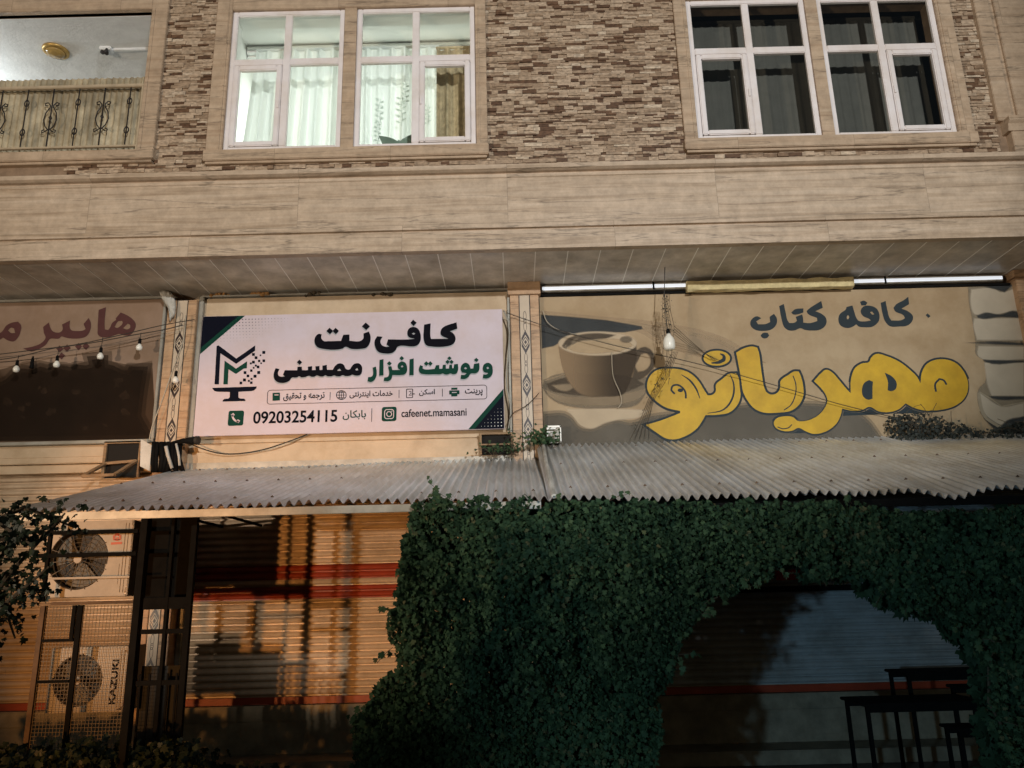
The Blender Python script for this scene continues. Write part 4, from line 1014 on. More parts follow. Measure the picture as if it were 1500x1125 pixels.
# ------------------------------------------------------------------ brown shop sign on the left
YD = -.10
S3o = thing('market_signboard', 'dim brown shop sign with maroon Persian lettering over a dark printed picture', 'sign', (-6, 0, 3.5))
hx1, hz0, hz1 = X(232, 540, YD), Z(110, 646, YD), Z(110, 441, YD)
BRN = mat('brown_vinyl', (.27, .185, .13), .55, var=.15, scale=1.3, bump=.1, bscale=4, dirt=.15, spec=.15)
MB().box(XL + .2, hx1, YD, -.02, hz0, hz1, bev=.004).build('banner', BRN, S3o)
f = MB(); f.box(XL + .2, hx1 + .03, YD - .03, -.02, hz0 - .04, hz0 - .002, bev=.004); f.box(XL + .2, hx1 + .03, YD - .02, -.02, hz1 + .002, hz1 + .03); f.box(hx1 + .002, hx1 + .035, YD - .03, -.02, hz0, hz1, bev=.004)
f.build('frame', GREY, S3o)
O9, S9 = (0, 440), 6.818
DKP = mat('dark_brown_print', (.020, .011, .006), .6, spec=.1, var=.25, scale=3); DKM = mat('mid_brown_print', (.11, .066, .038), .35, var=.5, scale=6)
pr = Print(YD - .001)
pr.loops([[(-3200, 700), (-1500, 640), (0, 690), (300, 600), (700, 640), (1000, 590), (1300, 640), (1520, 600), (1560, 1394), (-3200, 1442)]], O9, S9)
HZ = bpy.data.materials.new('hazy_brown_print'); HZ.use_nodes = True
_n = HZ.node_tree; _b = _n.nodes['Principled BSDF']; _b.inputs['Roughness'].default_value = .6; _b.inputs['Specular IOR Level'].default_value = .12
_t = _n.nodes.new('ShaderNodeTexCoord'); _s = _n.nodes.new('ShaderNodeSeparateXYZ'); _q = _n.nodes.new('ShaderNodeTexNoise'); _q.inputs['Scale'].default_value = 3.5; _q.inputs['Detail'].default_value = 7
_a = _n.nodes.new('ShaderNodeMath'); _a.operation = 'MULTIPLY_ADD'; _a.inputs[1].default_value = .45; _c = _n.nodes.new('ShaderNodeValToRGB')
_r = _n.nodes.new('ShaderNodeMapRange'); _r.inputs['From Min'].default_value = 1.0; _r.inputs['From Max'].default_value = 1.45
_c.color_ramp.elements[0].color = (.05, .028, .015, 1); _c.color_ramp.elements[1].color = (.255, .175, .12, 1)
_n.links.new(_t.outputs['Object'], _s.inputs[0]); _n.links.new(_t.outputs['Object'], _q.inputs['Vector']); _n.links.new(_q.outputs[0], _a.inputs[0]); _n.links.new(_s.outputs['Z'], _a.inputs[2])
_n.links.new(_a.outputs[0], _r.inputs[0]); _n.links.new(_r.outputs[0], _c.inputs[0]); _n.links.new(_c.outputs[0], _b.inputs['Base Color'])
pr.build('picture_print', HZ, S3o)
pr = Print(YD - .002)
SIL = [(-3200, 1000), (-2500, 850), (-1500, 900), (-600, 800), (-100, 860), (60, 790), (130, 720), (220, 680), (330, 690), (400, 660), (470, 680), (540, 650), (620, 650), (700, 665), (760, 640), (860, 650), (890, 640), (865, 560), (1080, 545), (1082, 640), (1130, 650), (1230, 700), (1290, 660), (1500, 650)]
lay(DKP, [SIL[:-2] + [(1270, 700), (1290, 660), (1478, 660), (1440, 900), (1410, 1150), (1540, 1385), (-3200, 1430)]], 0, 'picture_print', O9, S9, False, .045, YD - .002, S3o)
pr = Print(YD - .0035)
for k in range(16):
    a, b = RND.uniform(-300, 1330), RND.uniform(800, 1280); r = RND.uniform(25, 70)
    pr.loops([[(a + r * RND.uniform(.4, 1.2) * math.cos(rad(q)), b + .8 * r * RND.uniform(.4, 1.2) * math.sin(rad(q))) for q in range(0, 360, 40)]], O9, S9)
pr.build('picture_print', faded(mat('faint_brown_print', (.045, .026, .015), .6, spec=.1, var=.5, scale=9), .45), S3o)
T3 = [[[(1205, 120), (1280, 155), (1340, 205), (1357, 245), (1340, 300), (1300, 345), (1250, 350), (1190, 335), (1150, 345), (1090, 365), (1010, 365), (978, 340), (975, 290), (985, 95), (1058, 68), (1045, 230), (1048, 290), (1080, 295), (1100, 270), (1120, 225), (1160, 195), (1155, 180)], [(1145, 265), (1180, 210), (1220, 205), (1225, 225), (1190, 265), (1165, 275)], [(1230, 278), (1275, 232), (1298, 245), (1300, 275), (1270, 290)]],
      [(885, 175), (908, 225), (900, 300), (860, 360), (800, 378), (700, 380), (650, 370), (615, 360), (590, 380), (500, 385), (460, 440), (390, 485), (310, 510), (230, 480), (330, 460), (420, 420), (455, 370), (440, 330), (430, 265), (488, 220), (500, 265), (530, 310), (600, 318), (625, 290), (620, 240), (700, 200), (695, 260), (710, 295), (770, 305), (830, 300), (855, 285), (835, 235)],
      [(785, 425), (820, 460), (785, 500), (750, 460)], [(860, 420), (895, 458), (858, 495), (822, 458)], [(595, 450), (635, 485), (595, 520), (560, 480)], [(670, 440), (708, 475), (668, 510), (630, 478)], [(615, 520), (650, 552), (615, 590), (580, 560)],
      [[(180, 212), (210, 250), (205, 310), (180, 370), (140, 408), (80, 400), (30, 370), (0, 390), (-60, 395), (-60, 330), (0, 325), (25, 305), (60, 255), (110, 225)], [(80, 300), (110, 272), (140, 280), (150, 325), (110, 325)]]]
Print(YD - .0045).loops(T3, O9, S9).build('lettering', MAROON, S3o)

# ------------------------------------------------------------------ corrugated awning
AW = thing('corrugated_awning', 'grey corrugated metal awning running the width of the shop fronts', 'awning', (0, -1.5, 2.5))
PER = .075
def sheet(x0, x1, zb0, zb1, zf, yf, bend, name='metal_sheet', amp=.021, lift=0.0):
    """corrugated sheet: zb0/zb1 back height at each end, zf front height"""
    n = int((x1 - x0) / PER * 8); ny = 26; v = []; f = []
    for j in range(ny + 1):
        s = j / ny; y = yf * s
        for i in range(n + 1):
            xx = x0 + (x1 - x0) * i / n
            zb_ = zb0 + (zb1 - zb0) * i / n
            zz = zb_ + (zf - zb_) * s + amp * math.cos(2 * math.pi * xx / PER) * (1 + .25 * noise.noise(Vector((xx * 2, s * 3, 1))))
            zz += .016 * noise.noise(Vector((xx * 1.3, s * 1.5, 7))) * s + bend(xx, s) + lift
            yy = y + .02 * noise.noise(Vector((xx * .8, 9, s))) * s
            v.append((xx + .006 * noise.noise(Vector((xx * 3, s * 4, 2))), yy, zz))
    for j in range(ny):
        for i in range(n): a = j * (n + 1) + i; f.append((a, a + 1, a + n + 2, a + n + 1))
    m_ = MB(); m_.add(v, f); return m_.build(name, GALV, AW, smooth=True)
xl = X(18, 743, -2.9); zfr = 2.385; YAW = -2.9
def nob(x, s): return 0.0
def dent(x, s):
    d = .0
    d -= .085 * math.exp(-((x - 3.35) / .22) ** 2) * s ** 3
    d -= .035 * math.exp(-((x - 1.9) / .22) ** 2) * s ** 3
    d += .018 * math.sin(x * 4.2) * s ** 3
    return d
sheet(xl, -1.65, 3.15, 3.17, zfr, YAW, nob); sheet(-1.75, .33, 3.17, 3.20, zfr, YAW, nob, lift=.006)
sheet(.26, 2.3, 3.34, 3.34, zfr - .02, YAW - .02, dent, lift=.008); sheet(2.2, 4.2, 3.34, 3.32, zfr - .02, YAW - .02, dent, lift=.016); sheet(4.1, 6.6, 3.32, 3.32, zfr - .02, YAW - .02, dent, lift=.022)
f = MB(); f.box(xl + .0, .20, YAW + .02, YAW + .05, zfr - .075, zfr - .016, bev=.003); f.build('edge_trim', TRIM, AW)
f = MB(); f.box(.22, 6.6, YAW + .06, YAW + .09, zfr - .12, zfr - .06); f.build('edge_rail', BLACK, AW)
f = MB(); f.tube([(.34, 0, 3.38), (.31, -1.4, 2.91), (.30, YAW - .01, zfr + .012)], .02, 6); f.build('seam_strip', WHITEP, AW)
f = MB()
for xx in (xl + .06, -2.2, -.6, .8, 2.4, 4.2): f.bar((xx, -.05, 3.09 if xx < .3 else 3.27), (xx, YAW + .1, zfr - .045), .04, .04)
for yy in (-1.0, -2.0): f.bar((xl + .04, yy, 3.15 + yy * .262 - .05), (.3, yy, 3.17 + yy * .262 - .045), .03, .03); f.bar((.3, yy, 3.32 + yy * .33 - .05), (6.5, yy, 3.32 + yy * .33 - .05), .03, .03)
f.build('rafter', BLACK, AW)
for xx in (X(204, 850, -2.8), -.3, .75, 4.6):
    f = MB(); f.box(xx - .025, xx + .025, YAW + .09, YAW + .14, 0, zfr - .06); f.build('post', BLACK, AW)
scw = MB()
for yy in (-.35, -1.45, -2.6):
    k = 0
    xx = round(xl / PER) * PER + PER
    while xx < 4.9:
        z0_ = 3.17 if xx < .3 else 3.34; s_ = yy / YAW; zz = z0_ + (zfr - z0_) * s_ + .021
        if k % 4 == 0: scw.lathe((xx, yy, zz), [(.013, -.004), (.013, .002), (.006, .004), (.006, .010), (.0, .011)], n=7)
        xx += PER; k += 1
scw.build('screw_heads', RUST, AW)
# upstand flashing along the wall
f = MB(); f.box(xl + .05, .0, -.075, -.065, 3.14, 3.22); f.build('flashing', TRIM, AW)

# ------------------------------------------------------------------ air conditioners in a metal cage
def ac_unit(x0, x1, z0, z1, yf, label, text=None):
    t = thing('air_conditioner', label, 'air conditioner', ((x0 + x1) / 2, yf + .17, z0))
    w_, h_ = x1 - x0, z1 - z0; fx, fz, fr = x0 + w_ * .37, z0 + h_ * .49, h_ * .40
    # casing with a round opening in its front
    c = MB(); n = 40
    ring_o = []; ring_i = []
    for k in range(n):
        a = 2 * math.pi * k / n; dx, dz = math.cos(a), math.sin(a)
        sx = ((x1 - .012 - fx) if dx > 0 else (fx - x0 - .012)) / max(abs(dx), 1e-6); sz = ((z1 - .012 - fz) if dz > 0 else (fz - z0 - .012)) / max(abs(dz), 1e-6)
        m_ = min(sx, sz); ring_o.append((fx + dx * m_, yf, fz + dz * m_)); ring_i.append((fx + dx * fr, yf, fz + dz * fr))
    ring_d = [(p[0], yf + .10, p[2]) for p in ring_i]
    c.add(ring_o + ring_i + ring_d, [(k, (k + 1) % n, n + (k + 1) % n, n + k) for k in range(n)] + [(n + k, n + (k + 1) % n, 2 * n + (k + 1) % n, 2 * n + k) for k in range(n)])
    c.box(x0 + .012, x1 - .012, yf + .001, yf + .004, z1 - .03, z1 - .012)
    c.box(x0, x0 + .013, yf + .002, yf + .34, z0, z1, bev=.005); c.box(x1 - .013, x1, yf + .002, yf + .34, z0, z1, bev=.005)
    c.box(x0 + .013, x1 - .013, yf + .002, yf + .34, z1 - .013, z1, bev=.004); c.box(x0 + .013, x1 - .013, yf + .002, yf + .34, z0, z0 + .013, bev=.004)
    gx = x0 + w_ * .90
    c.box(gx, gx + .006, yf - .006, yf - .0005, z0 + .03, z1 - .03); c.box(gx + .028, gx + .034, yf - .006, yf - .0005, z0 + .03, z1 - .03)
    c.box(x0 + w_ * .70, gx - .02, yf - .004, yf - .0005, z0 + .10, z0 + .42 * h_, bev=.001)
    co_ = c.build('casing', ACW, t)
    b = MB(); b.lathe((fx, yf + .101, fz), [(fr, 0), (fr, .02)], axis='y', n=n); b.build('fan_recess', ACD, t)
    fan = MB()
    for k in range(3):
        a0 = 2.1 * k; pts = []
        for j in range(7):
            a = a0 + j / 6 * 1.25; pts.append((fx + fr * .9 * math.cos(a), yf + .05 + .03 * j / 6, fz + fr * .9 * math.sin(a)))
        hub = (fx, yf + .07, fz)
        for j in range(6): fan.add([hub, pts[j], pts[j + 1]], [(0, 1, 2)])
    fan.build('fan', mat('fan_plastic', (.10, .085, .065), .5, var=.2), t)
    gr_ = MB()
    for q in range(1, 8): ring(gr_, fx, fz, fr * q / 7.2, fr * q / 7.2, .0022, n=30, y=yf - .004)
    for k in range(14):
        a = 2 * math.pi * k / 14 + .1; gr_.tube([(fx + fr * .12 * math.cos(a), yf - .007, fz + fr * .12 * math.sin(a)), (fx + fr * 1.04 * math.cos(a), yf - .004, fz + fr * 1.04 * math.sin(a))], .0035, 5)
    gr_.build('fan_grille', mat('grille_wire', (.16, .13, .10), .5, metal=.3), t)
    MB().lathe((fx, yf - .016, fz), [(.035, 0), (.04, .01)], axis='y', n=16).build('hub_badge', ACW, t)
    return t, fx, fz, fr
YA = -1.6
ax0, ax1, az0, az1 = X(70, 820, YA), X(191, 820, YA), Z(130, 874, YA), Z(130, 763, YA)
t, *_q = ac_unit(ax0, ax1, az0, az1, YA, 'pale air conditioner unit standing on top of the cage, just under the awning')
pr = Print(YA - .003)
pr.text('\u25a0', 162.5, 794, 178.5, 797.5) if False else pr.loops([[(162.5, 794.5), (178.5, 793.5), (178.5, 797), (162.5, 798)]], smooth=False)
a_ = ellipse(171.5, 787, 4.2, 4.6, 20); pr.stroke(a_ + a_[:1], .013, smooth=False); pr.stroke([(166, 784), (166, 791), (177, 790.5), (177, 783.5)], .008, smooth=False); pr.loops([[(169, 783.5), (174, 783.2), (174, 785), (169, 785.3)], [(169.5, 787), (173.5, 786.8), (173, 790), (170, 790.2)]], smooth=False)
pr.build('badge', mat('red_badge', (.55, .10, .035), .5), t)
bx0_, bx1_, bz0_, bz1_ = X(72, 990, YA), X(186, 990, YA), Z(130, 1044, YA), Z(130, 948, YA)
t, *_q = ac_unit(bx0_, bx1_, bz0_, bz1_, YA, 'older air conditioner unit behind wire mesh at the bottom of the cage')
Print(YA - .008).text('KAZUKI', 161.5, 966, 170.5, 1032, .03, rot=True).build('lettering', INK, t)
CG = thing('metal_cage', 'rusty black metal cage of bars and wire mesh round the air conditioners', 'cage', (-4.3, -1.1, 0))
YG = -1.76
def gx(px, y=930): return X(px, y, YG)
f = MB()
zt0, zmid, zbt = zfr + .42, Z(130, 880, YG), 0.0
f.box(gx(70), gx(203), YG - .02, YG + .36, zmid - .03, zmid - .004, bev=.004)                 # shelf under the upper unit
f.box(gx(56), gx(63), YG - .025, YG + .025, 0, zmid - .035)
f.build('rusty_frame', RUST, CG)
f = MB()
for (px_, wd) in ((200, 7), (207, 5), (246, 4), (276, 7)):
    a = X(px_, 850, YG); f.box(a, a + wd * .0069, YG - .025, YG + .025, 0, 2.62)
a = X(70, 800, YG); f.box(a, a + .03, YG - .015, YG + .015, zmid, 2.62)
for py in (780, 813): z_ = Z(130, py, YG); f.box(gx(58, 800), gx(203, 800), YG - .04, YG - .026, z_ - .018, z_ + .018)
f.box(gx(111), gx(118), YG - .02, YG + .02, 0, zmid - .035)
z_ = Z(130, 768, YG); f.box(gx(58, 800), gx(280, 800), YG - .02, YG + .02, 2.585, 2.62)
for (py, h) in ((884, .05), (925, .02), (1000, .02)): z_ = Z(235, py, YG); f.box(gx(207), gx(276), YG - .02, YG + .02, z_ - h, z_ + h)
f.build('bars', BLACK, CG)
z_ = Z(130, 846, YG); MB().box(gx(74, 845), gx(192, 845), YG - .035, YG - .022, z_ - .012, z_ + .006).build('pale_bar', ACW, CG)
f = MB(); f.box(X(209, 820, YG + .38), X(277, 820, YG + .38), YG + .38, YG + .39, Z(240, 878, YG + .4), 2.58); f.build('added_dark_sheet', BLACK, CG); f = MB(); f.box(X(206, 1000, YG + .38), X(272, 1000, YG + .38), YG + .38, YG + .39, .02, Z(240, 975, YG + .4)); f.build('added_dark_sheet', mat('added_sheet_black', (.012, .011, .010), .7, var=.4), CG)  # sheets added to blacken the side bay and cast shade on the shutter
# side of the cage and the ladder-like frame back to the wall
f = MB()
for xx in (gx(202), gx(276)): f.box(xx - .012, xx + .012, YG + .026, .08, 2.5, 2.525)
for k in range(5): xx = gx(212 + 13 * k); f.box(xx - .008, xx + .008, YG - .008, YG + .008, .02, 1.1)
f.build('side_bars', BLACK, CG)
f = MB()
def meshpanel(x0, x1, z0, z1, y, st=.030):
    xx = x0
    while xx <= x1: f.tube([(xx, y, z0), (xx, y, z1)], .0024, 4, False); xx += st
    zz = z0
    while zz <= z1: f.tube([(x0, y + .004, zz), (x1, y + .004, zz)], .0024, 4, False); zz += st
meshpanel(gx(64), gx(110), .05, zmid - .04, YG - .005); meshpanel(gx(119), gx(200), .05, zmid - .04, YG - .005)
f.build('wire_mesh', mat('mesh_wire', (.16, .12, .08), .6, metal=.3), CG)
f = MB(); z_ = Z(85, 938, YG)
for py in (938, 998): z_ = Z(85, py, YG); f.box(gx(64), gx(110), YG - .025, YG - .008, z_ - .012, z_ + .012)
f.box(gx(104), gx(109), YG - .03, YG - .008, Z(85, 938, YG), zmid - .035)
f.build('mesh_frame', BLACK, CG)
# dark metal cabinet inside the side bay, carrying pipes
t = thing('pipe_conduit', 'curved pale conduit pipe rising beside the cage', 'pipe', (X(250, 800, -.9), -.9, 1.0))
f = MB(); pts = [P(262, 756, -1.3), P(263, 790, -1.3), P(259, 820, -1.3), P(252, 845, -1.3), P(246, 870, -1.3), P(244, 885, -1.3)]
f.tube(pts, .024, 8); f.build('pipe', WHITEP, t, True)
f = MB()
for i in (1, 2, 3): f.tube([pts[i] + Vector((0, 0, .012)), pts[i] - Vector((0, 0, .012))], .028, 8)
f.build('clip', BLACK, t)
t = thing('meter_box', 'dark metal box hanging in the side bay of the cage', 'box', (X(232, 830, -.6), -.6, 1.4))
f = MB(); f.box(X(212, 830, -.6), X(246, 830, -.6), -.6, -.35, Z(230, 868, -.6), Z(230, 765, -.6), bev=.01); f.build('body', mat('dark_metal_box', (.045, .04, .034), .5, metal=.2, var=.3), t)
f = MB()
for k in range(4):
    a = X(216 + 9 * k, 800, -.62); f.tube([(a, -.62, Z(230, 865, -.6)), (a + .02, -.66, Z(230, 830, -.6)), (a - .015, -.63, Z(230, 800, -.6)), (a + .01, -.62, Z(230, 770, -.6))], .011, 6)
f.build('hose', BLACK, t, True)
# hoses and sheet metal on the pillar foot above the awning
t = thing('hose_bundle', 'bundle of black and white hoses with a bent sheet at the pillar foot', 'hoses', (X(235, 680, -.2), -.2, 3.15))
f = MB(); q0 = P(207, 688, -.25); f.prism([(X(206, 645, -.25), Z(206, 643, -.25)), (X(222, 650, -.25), Z(222, 652, -.25)), (X(219, 690, -.25), Z(219, 690, -.25)), (X(205, 684, -.25), Z(205, 683, -.25))], -.25, -.235); f.build('bent_sheet', WHITEP, t)
f = MB()
for k, px_ in enumerate((226, 231, 236, 241, 247, 253, 259, 265)):
    a = P(px_, 648, -.2 - .02 * (k % 3)); b = P(px_ + RND.uniform(-3, 3), 672, -.26); c = P(px_ + RND.uniform(-4, 4), 692, -.22)
    f.tube([a, b, c], .020 if k % 2 else .026, 7)
f.build('black_hose', BLACK, t, True)
f = MB(); f.tube([P(243, 654, -.29), P(246, 668, -.30), P(252, 686, -.29)], .020, 7); f.tube([P(258, 650, -.28), P(262, 668, -.29), P(263, 682, -.28)], .014, 7); f.build('white_hose', WHITEP, t, True)
t = thing('camera_tube', 'black tube-shaped security camera beside the pillar foot', 'camera', P(265, 648, -.3))
f = MB(); f.tube([P(250, 650, -.16), P(268, 646, -.3), P(287, 645, -.32)], [.02, .03, .045], 10); f.build('body', BLACK, t, True); f = MB(); f.tube([P(287, 645, -.32), P(291, 645, -.325)], [.05, .048], 12); f.build('hood', ACD, t)
# torn pale cloth on the pillar top
t = thing('torn_rag', 'torn pale rag hooked over the top of the left pillar', 'rag', P(245, 430, -.25))
f = MB(); rg = [(233, 427), (243, 425), (254, 433), (258, 448), (256, 462), (249, 472), (246, 452), (238, 440)]
v = []; L = smooth_loop(rg, k=4); n = len(L)
for (dy, sc_) in ((-.17, .75), (-.20, 1.0), (-.225, .8), (-.235, .45)):
    for (a, b) in L: p = P(246 + (a - 246) * sc_ , 446 + (b - 446) * sc_, dy + .045 * noise.noise(Vector((a * .22, b * .16, dy * 9)))); v.append(p)
f.add(v, [(k * n + i, k * n + (i + 1) % n, (k + 1) * n + (i + 1) % n, (k + 1) * n + i) for k in range(3) for i in range(n)] + [tuple(range(3 * n, 4 * n))])
f.build('cloth', WHITEP, t, True)

# ------------------------------------------------------------------ light tubes above the cafe sign and the foam-wrapped one
zq1 = qz1 + .035
def tube_fix(px0, px1, y, label):
    a, b = X(px0, 418, y), X(px1, 410, y); zc_ = Z((px0 + px1) / 2, 421 if px0 < 1000 else 410, y)
    t = thing('tube_light', label, 'light', ((a + b) / 2, y, zc_), 'tube lights above the cafe sign')
    f = MB(); f.box(a, b, y, y + .05, zc_ - .035, zc_ + .045, bev=.006); f.build('housing', WHITEP, t)
    f = MB(); f.box(a + .01, b - .01, y - .012, y - .0005, zc_ - .016, zc_ + .024, bev=.005); f.build('diffuser', TUBE, t)
    f = MB(); q = a + (b - a) * (.76 if px0 < 1000 else .22); f.box(q - .01, q + .01, y - .02, y - .0125, zc_ - .04, zc_ + .05); f.build('clip', BLACK, t)
tube_fix(793, 1008, -.10, 'white lit tube light between the middle pillar and the foam sleeve'); tube_fix(1248, 1470, -.10, 'white lit tube light right of the foam sleeve above the cafe lettering')
t = thing('foam_sleeve', 'yellowish foam-wrapped length along the top edge of the cafe sign', 'foam', (X(1128, 418, -.16), -.16, 5.2))
f = MB(); a, b = X(1006, 421, -.16), X(1249, 414, -.16); zc_ = Z(1128, 417, -.16); n = 60; v = []
for i in range(n + 1):
    xx = a + (b - a) * i / n
    for k in range(10):
        an = 2 * math.pi * k / 10; r = 1 + .22 * noise.noise(Vector((xx * 5, k * 1.3, 0)))
        v.append((xx, -.15 + .06 * math.cos(an) * r, zc_ + .078 * (max(-.8, min(.8, math.sin(an) * 1.2))) * r))
f.add(v, [(i * 10 + k, i * 10 + (k + 1) % 10, (i + 1) * 10 + (k + 1) % 10, (i + 1) * 10 + k) for i in range(n) for k in range(10)] + [tuple(range(10)), tuple(n * 10 + k for k in range(10))])
f.build('sleeve', FOAM, t)

# ------------------------------------------------------------------ hanging jar lamp, string lights, cables
t = thing('hanging_lamp', 'white jar-shaped bulb hanging on a dried vine cord in front of the coffee cup', 'lamp', P(980, 500, -.5))
f = MB(); f.tube([P(974, 391, -.5), P(973, 430, -.5), P(976, 470, -.5), P(978, 488, -.5)], .005, 5); f.build('cord', WIRE, t)
p = P(980, 502, -.5)
MB().lathe(p, [(.012, .11), (.022, .105), (.028, .085), (.05, .06), (.066, .02), (.066, -.05), (.055, -.08), (.02, -.085)], n=18).build('bulb', BULBW, t, True)
MB().lathe(p, [(.018, .16), (.022, .15), (.022, .112), (.012, .111)], n=12).build('socket', BLACK, t, True)
f = MB(); tw = MB()
for k in range(130):
    s = RND.random(); b = P(975 + 5 * s + RND.gauss(0, 4), 432 + 62 * s, -.5 + RND.uniform(-.03, .03)); d = Vector((RND.uniform(-1, 1), RND.uniform(-1, 1), RND.uniform(-1, .4))).normalized() * RND.uniform(.015, .035); u = d.orthogonal().normalized() * .008
    f.add([b - u, b + u, b + d], [(0, 1, 2)], RND.random())
for k in range(5):
    a = P(972 + k * 2, 430, -.5); tw.tube([a, P(970 + 3 * k, 455, -.5 + RND.uniform(-.03, .03)), P(973 + 3 * k + RND.uniform(-3, 3), 478, -.5), P(975 + RND.uniform(-6, 6), 515 + 12 * k, -.45)], .003, 4)
f.build('dried_leaves', DRY, t); tw.build('dried_stems', BARK, t)
def cable(name, label, pts, r, mt=WIRE, cat='cable', n=5, group=None):
    q = [Vector(p) for p in pts]; out = []
    for i in range(len(q) - 1):
        a, b = q[i], q[i + 1]; p0 = q[max(i - 1, 0)]; p3 = q[min(i + 2, len(q) - 1)]
        for j in range(6):
            s = j / 6; out.append(.5 * ((2 * a) + (b - p0) * s + (2 * p0 - 5 * a + 4 * b - p3) * s * s + (3 * a - p0 - 3 * b + p3) * s ** 3))
    out.append(q[-1])
    m_ = MB(); m_.tube(out, r, n); o = m_.build(name, mt, None, True); return tag(o, label, cat, group)
SLt = thing('string_lights', 'string of small opal bulbs on two slack wires across the brown shop sign', 'string lights', P(100, 505, -.35))
f = MB(); wl = [[(-700, 590), (-350, 562), (-60, 526), (40, 514), (110, 505), (180, 490), (240, 476), (285, 468)], [(-700, 600), (-350, 575), (-60, 532), (20, 524), (80, 510), (130, 503), (200, 490), (240, 483), (268, 476)]]
for L in wl:
    q = smooth_loop(L, closed=False, k=6); f.tube([P(a, b, -.30 - .06 * math.sin(a * .01)) for a, b in q], .0055, 5)
f.build('wire', WIRE, SLt, True)
f0 = True; BU = []
for (px_, py_, top) in ((24, 540, 520), (83, 533, 506), (147, 521, 492), (204, 508, 486), (257, 556, 545), (-60, 552, 530), (-170, 566, 545)):
    p = P(px_, py_, -.33); ln = (py_ - top) * .0077
    if f0:
        bo = MB().lathe((0, 0, 0), [(.012, .035), (.018, .03), (.033, .005), (.036, -.015), (.028, -.038), (.01, -.045)], n=14).build('bulb', BULBW, None, True); bo.parent = SLt
        so = MB().lathe((0, 0, 0), [(.010, .10), (.016, .095), (.018, .04), (.012, .033)], n=12).build('socket', BLACK, None, True); so.parent = bo
        bo.location = p - SLt.location; f0 = False; bproto = bo
    else:
        bo = bproto.copy(); C.objects.link(bo); bo.location = p - SLt.location
        so2 = so.copy(); C.objects.link(so2); so2.parent = bo
    dw = MB(); dw.tube([p + Vector((0, 0, .09)), p + Vector((.004, 0, .09 + max(.02, ln - .09)))], .004, 4); dw.build('drop_wire', WIRE, SLt)
p = P(47, 533, -.33); MB().lathe(p, [(.008, .09), (.017, .05), (.02, -.02), (.024, -.05), (.01, -.055)], n=10).build('empty_socket', BLACK, SLt, True)
cable('rope', 'pale rope tied from the pillar top down to the awning corner', [P(272, 462, -.24), P(268, 500, -.24), P(252, 545, -.24), P(238, 585, -.25), P(223, 625, -.25), P(219, 645, -.26)], .007, WIREP, 'rope')
cable('cable', 'thin dark cable slanting across the coffee cup and yellow lettering', [P(742, 458, -.22), P(800, 478, -.2), P(900, 506, -.18), P(1010, 530, -.16), P(1120, 560, -.14), P(1230, 592, -.12), P(1312, 612, -.1)], .0042)
cable('cable', 'dark cable sagging under the centre shop sign', [P(268, 643, -.2), P(290, 655, -.14), P(330, 665, -.12), P(380, 660, -.12), P(425, 646, -.12), P(450, 636, -.1)], .0075)
cable('cable', 'pale cable hanging down over the printed cup', [P(896, 516, -.09), P(898, 550, -.09), P(908, 575, -.1), P(910, 590, -.09), P(905, 598, -.09)], .005, WIREP)
cable('cable', 'pale loose cable at the top left corner of the cafe sign', [P(795, 455, -.1), P(802, 472, -.11), P(820, 484, -.1), P(845, 490, -.1)], .005, WIREP)
cable('cable', 'grey cable running down between the centre sign and the middle pillar', [P(738, 455, -.19), P(746, 480, -.18), P(744, 520, -.18), P(742, 560, -.18), P(748, 600, -.17), P(744, 632, -.17)], .009, GREY)
cable('cable', 'thin wire lying across the foot of the middle pillar', [P(744, 618, -.2), P(752, 605, -.19), P(768, 596, -.18), P(780, 586, -.18), P(790, 575, -.18)], .004)
t = thing('dried_vine', 'dried vine strands trailing down the cafe sign left of the yellow lettering', 'vine', P(955, 560, -.1))
f = MB()
for k in range(5):
    f.tube([P(985 + 2 * k, 515, -.4 + .05 * k), P(968 + 3 * k, 550, -.25), P(950 + 2 * k, 585, -.12), P(938 + 3 * k, 615, -.10), P(924 + 7 * k, 642, -.12)], .0035, 4)
for k in range(4): f.tube([P(988, 478 + 4 * k, -.4), P(1010, 498 + 3 * k, -.2), P(1045 + 3 * k, 528, -.1)], .0028, 4)
f.build('stems', BARK, t)
f = MB()
for k in range(70):
    s = RND.random(); p = P(985 - 55 * s + RND.gauss(0, 5), 515 + 125 * s, -.3 + .2 * s); d = Vector((RND.uniform(-1, 1), RND.uniform(-1, 0), RND.uniform(-1, .3))).normalized() * .03; u = d.orthogonal().normalized() * .008
    f.add([p - u, p + u, p + d], [(0, 1, 2)], RND.random())
f.build('dried_leaves', DRY, t)
# crumbled foam along the top of the centre sign
for i, (px_, lb) in enumerate(((322, 'orange clump of foam above the left end of the centre sign'), (378, 'orange clump of foam second from the left above the centre sign'), (462, 'grey tuft of debris above the middle of the centre sign'), (560, 'dark twig debris above the right half of the centre sign'))):
    t = MB(); p = P(px_, 433 - i * .8, -.06)
    for k in range(7): q = p + Vector((RND.uniform(-.12, .12), RND.uniform(-.03, .02), RND.uniform(-.01, .02))); t.lathe(q, [(.006, -.025), (RND.uniform(.02, .04), -.01), (.02, .015), (.004, .025)], n=7)
    tag(t.build('debris_clump', mat('orange_foam', (.38, .20, .07), .9, var=.5) if i < 2 else BARK, None, True), lb, 'debris', 'debris on top of the centre sign')

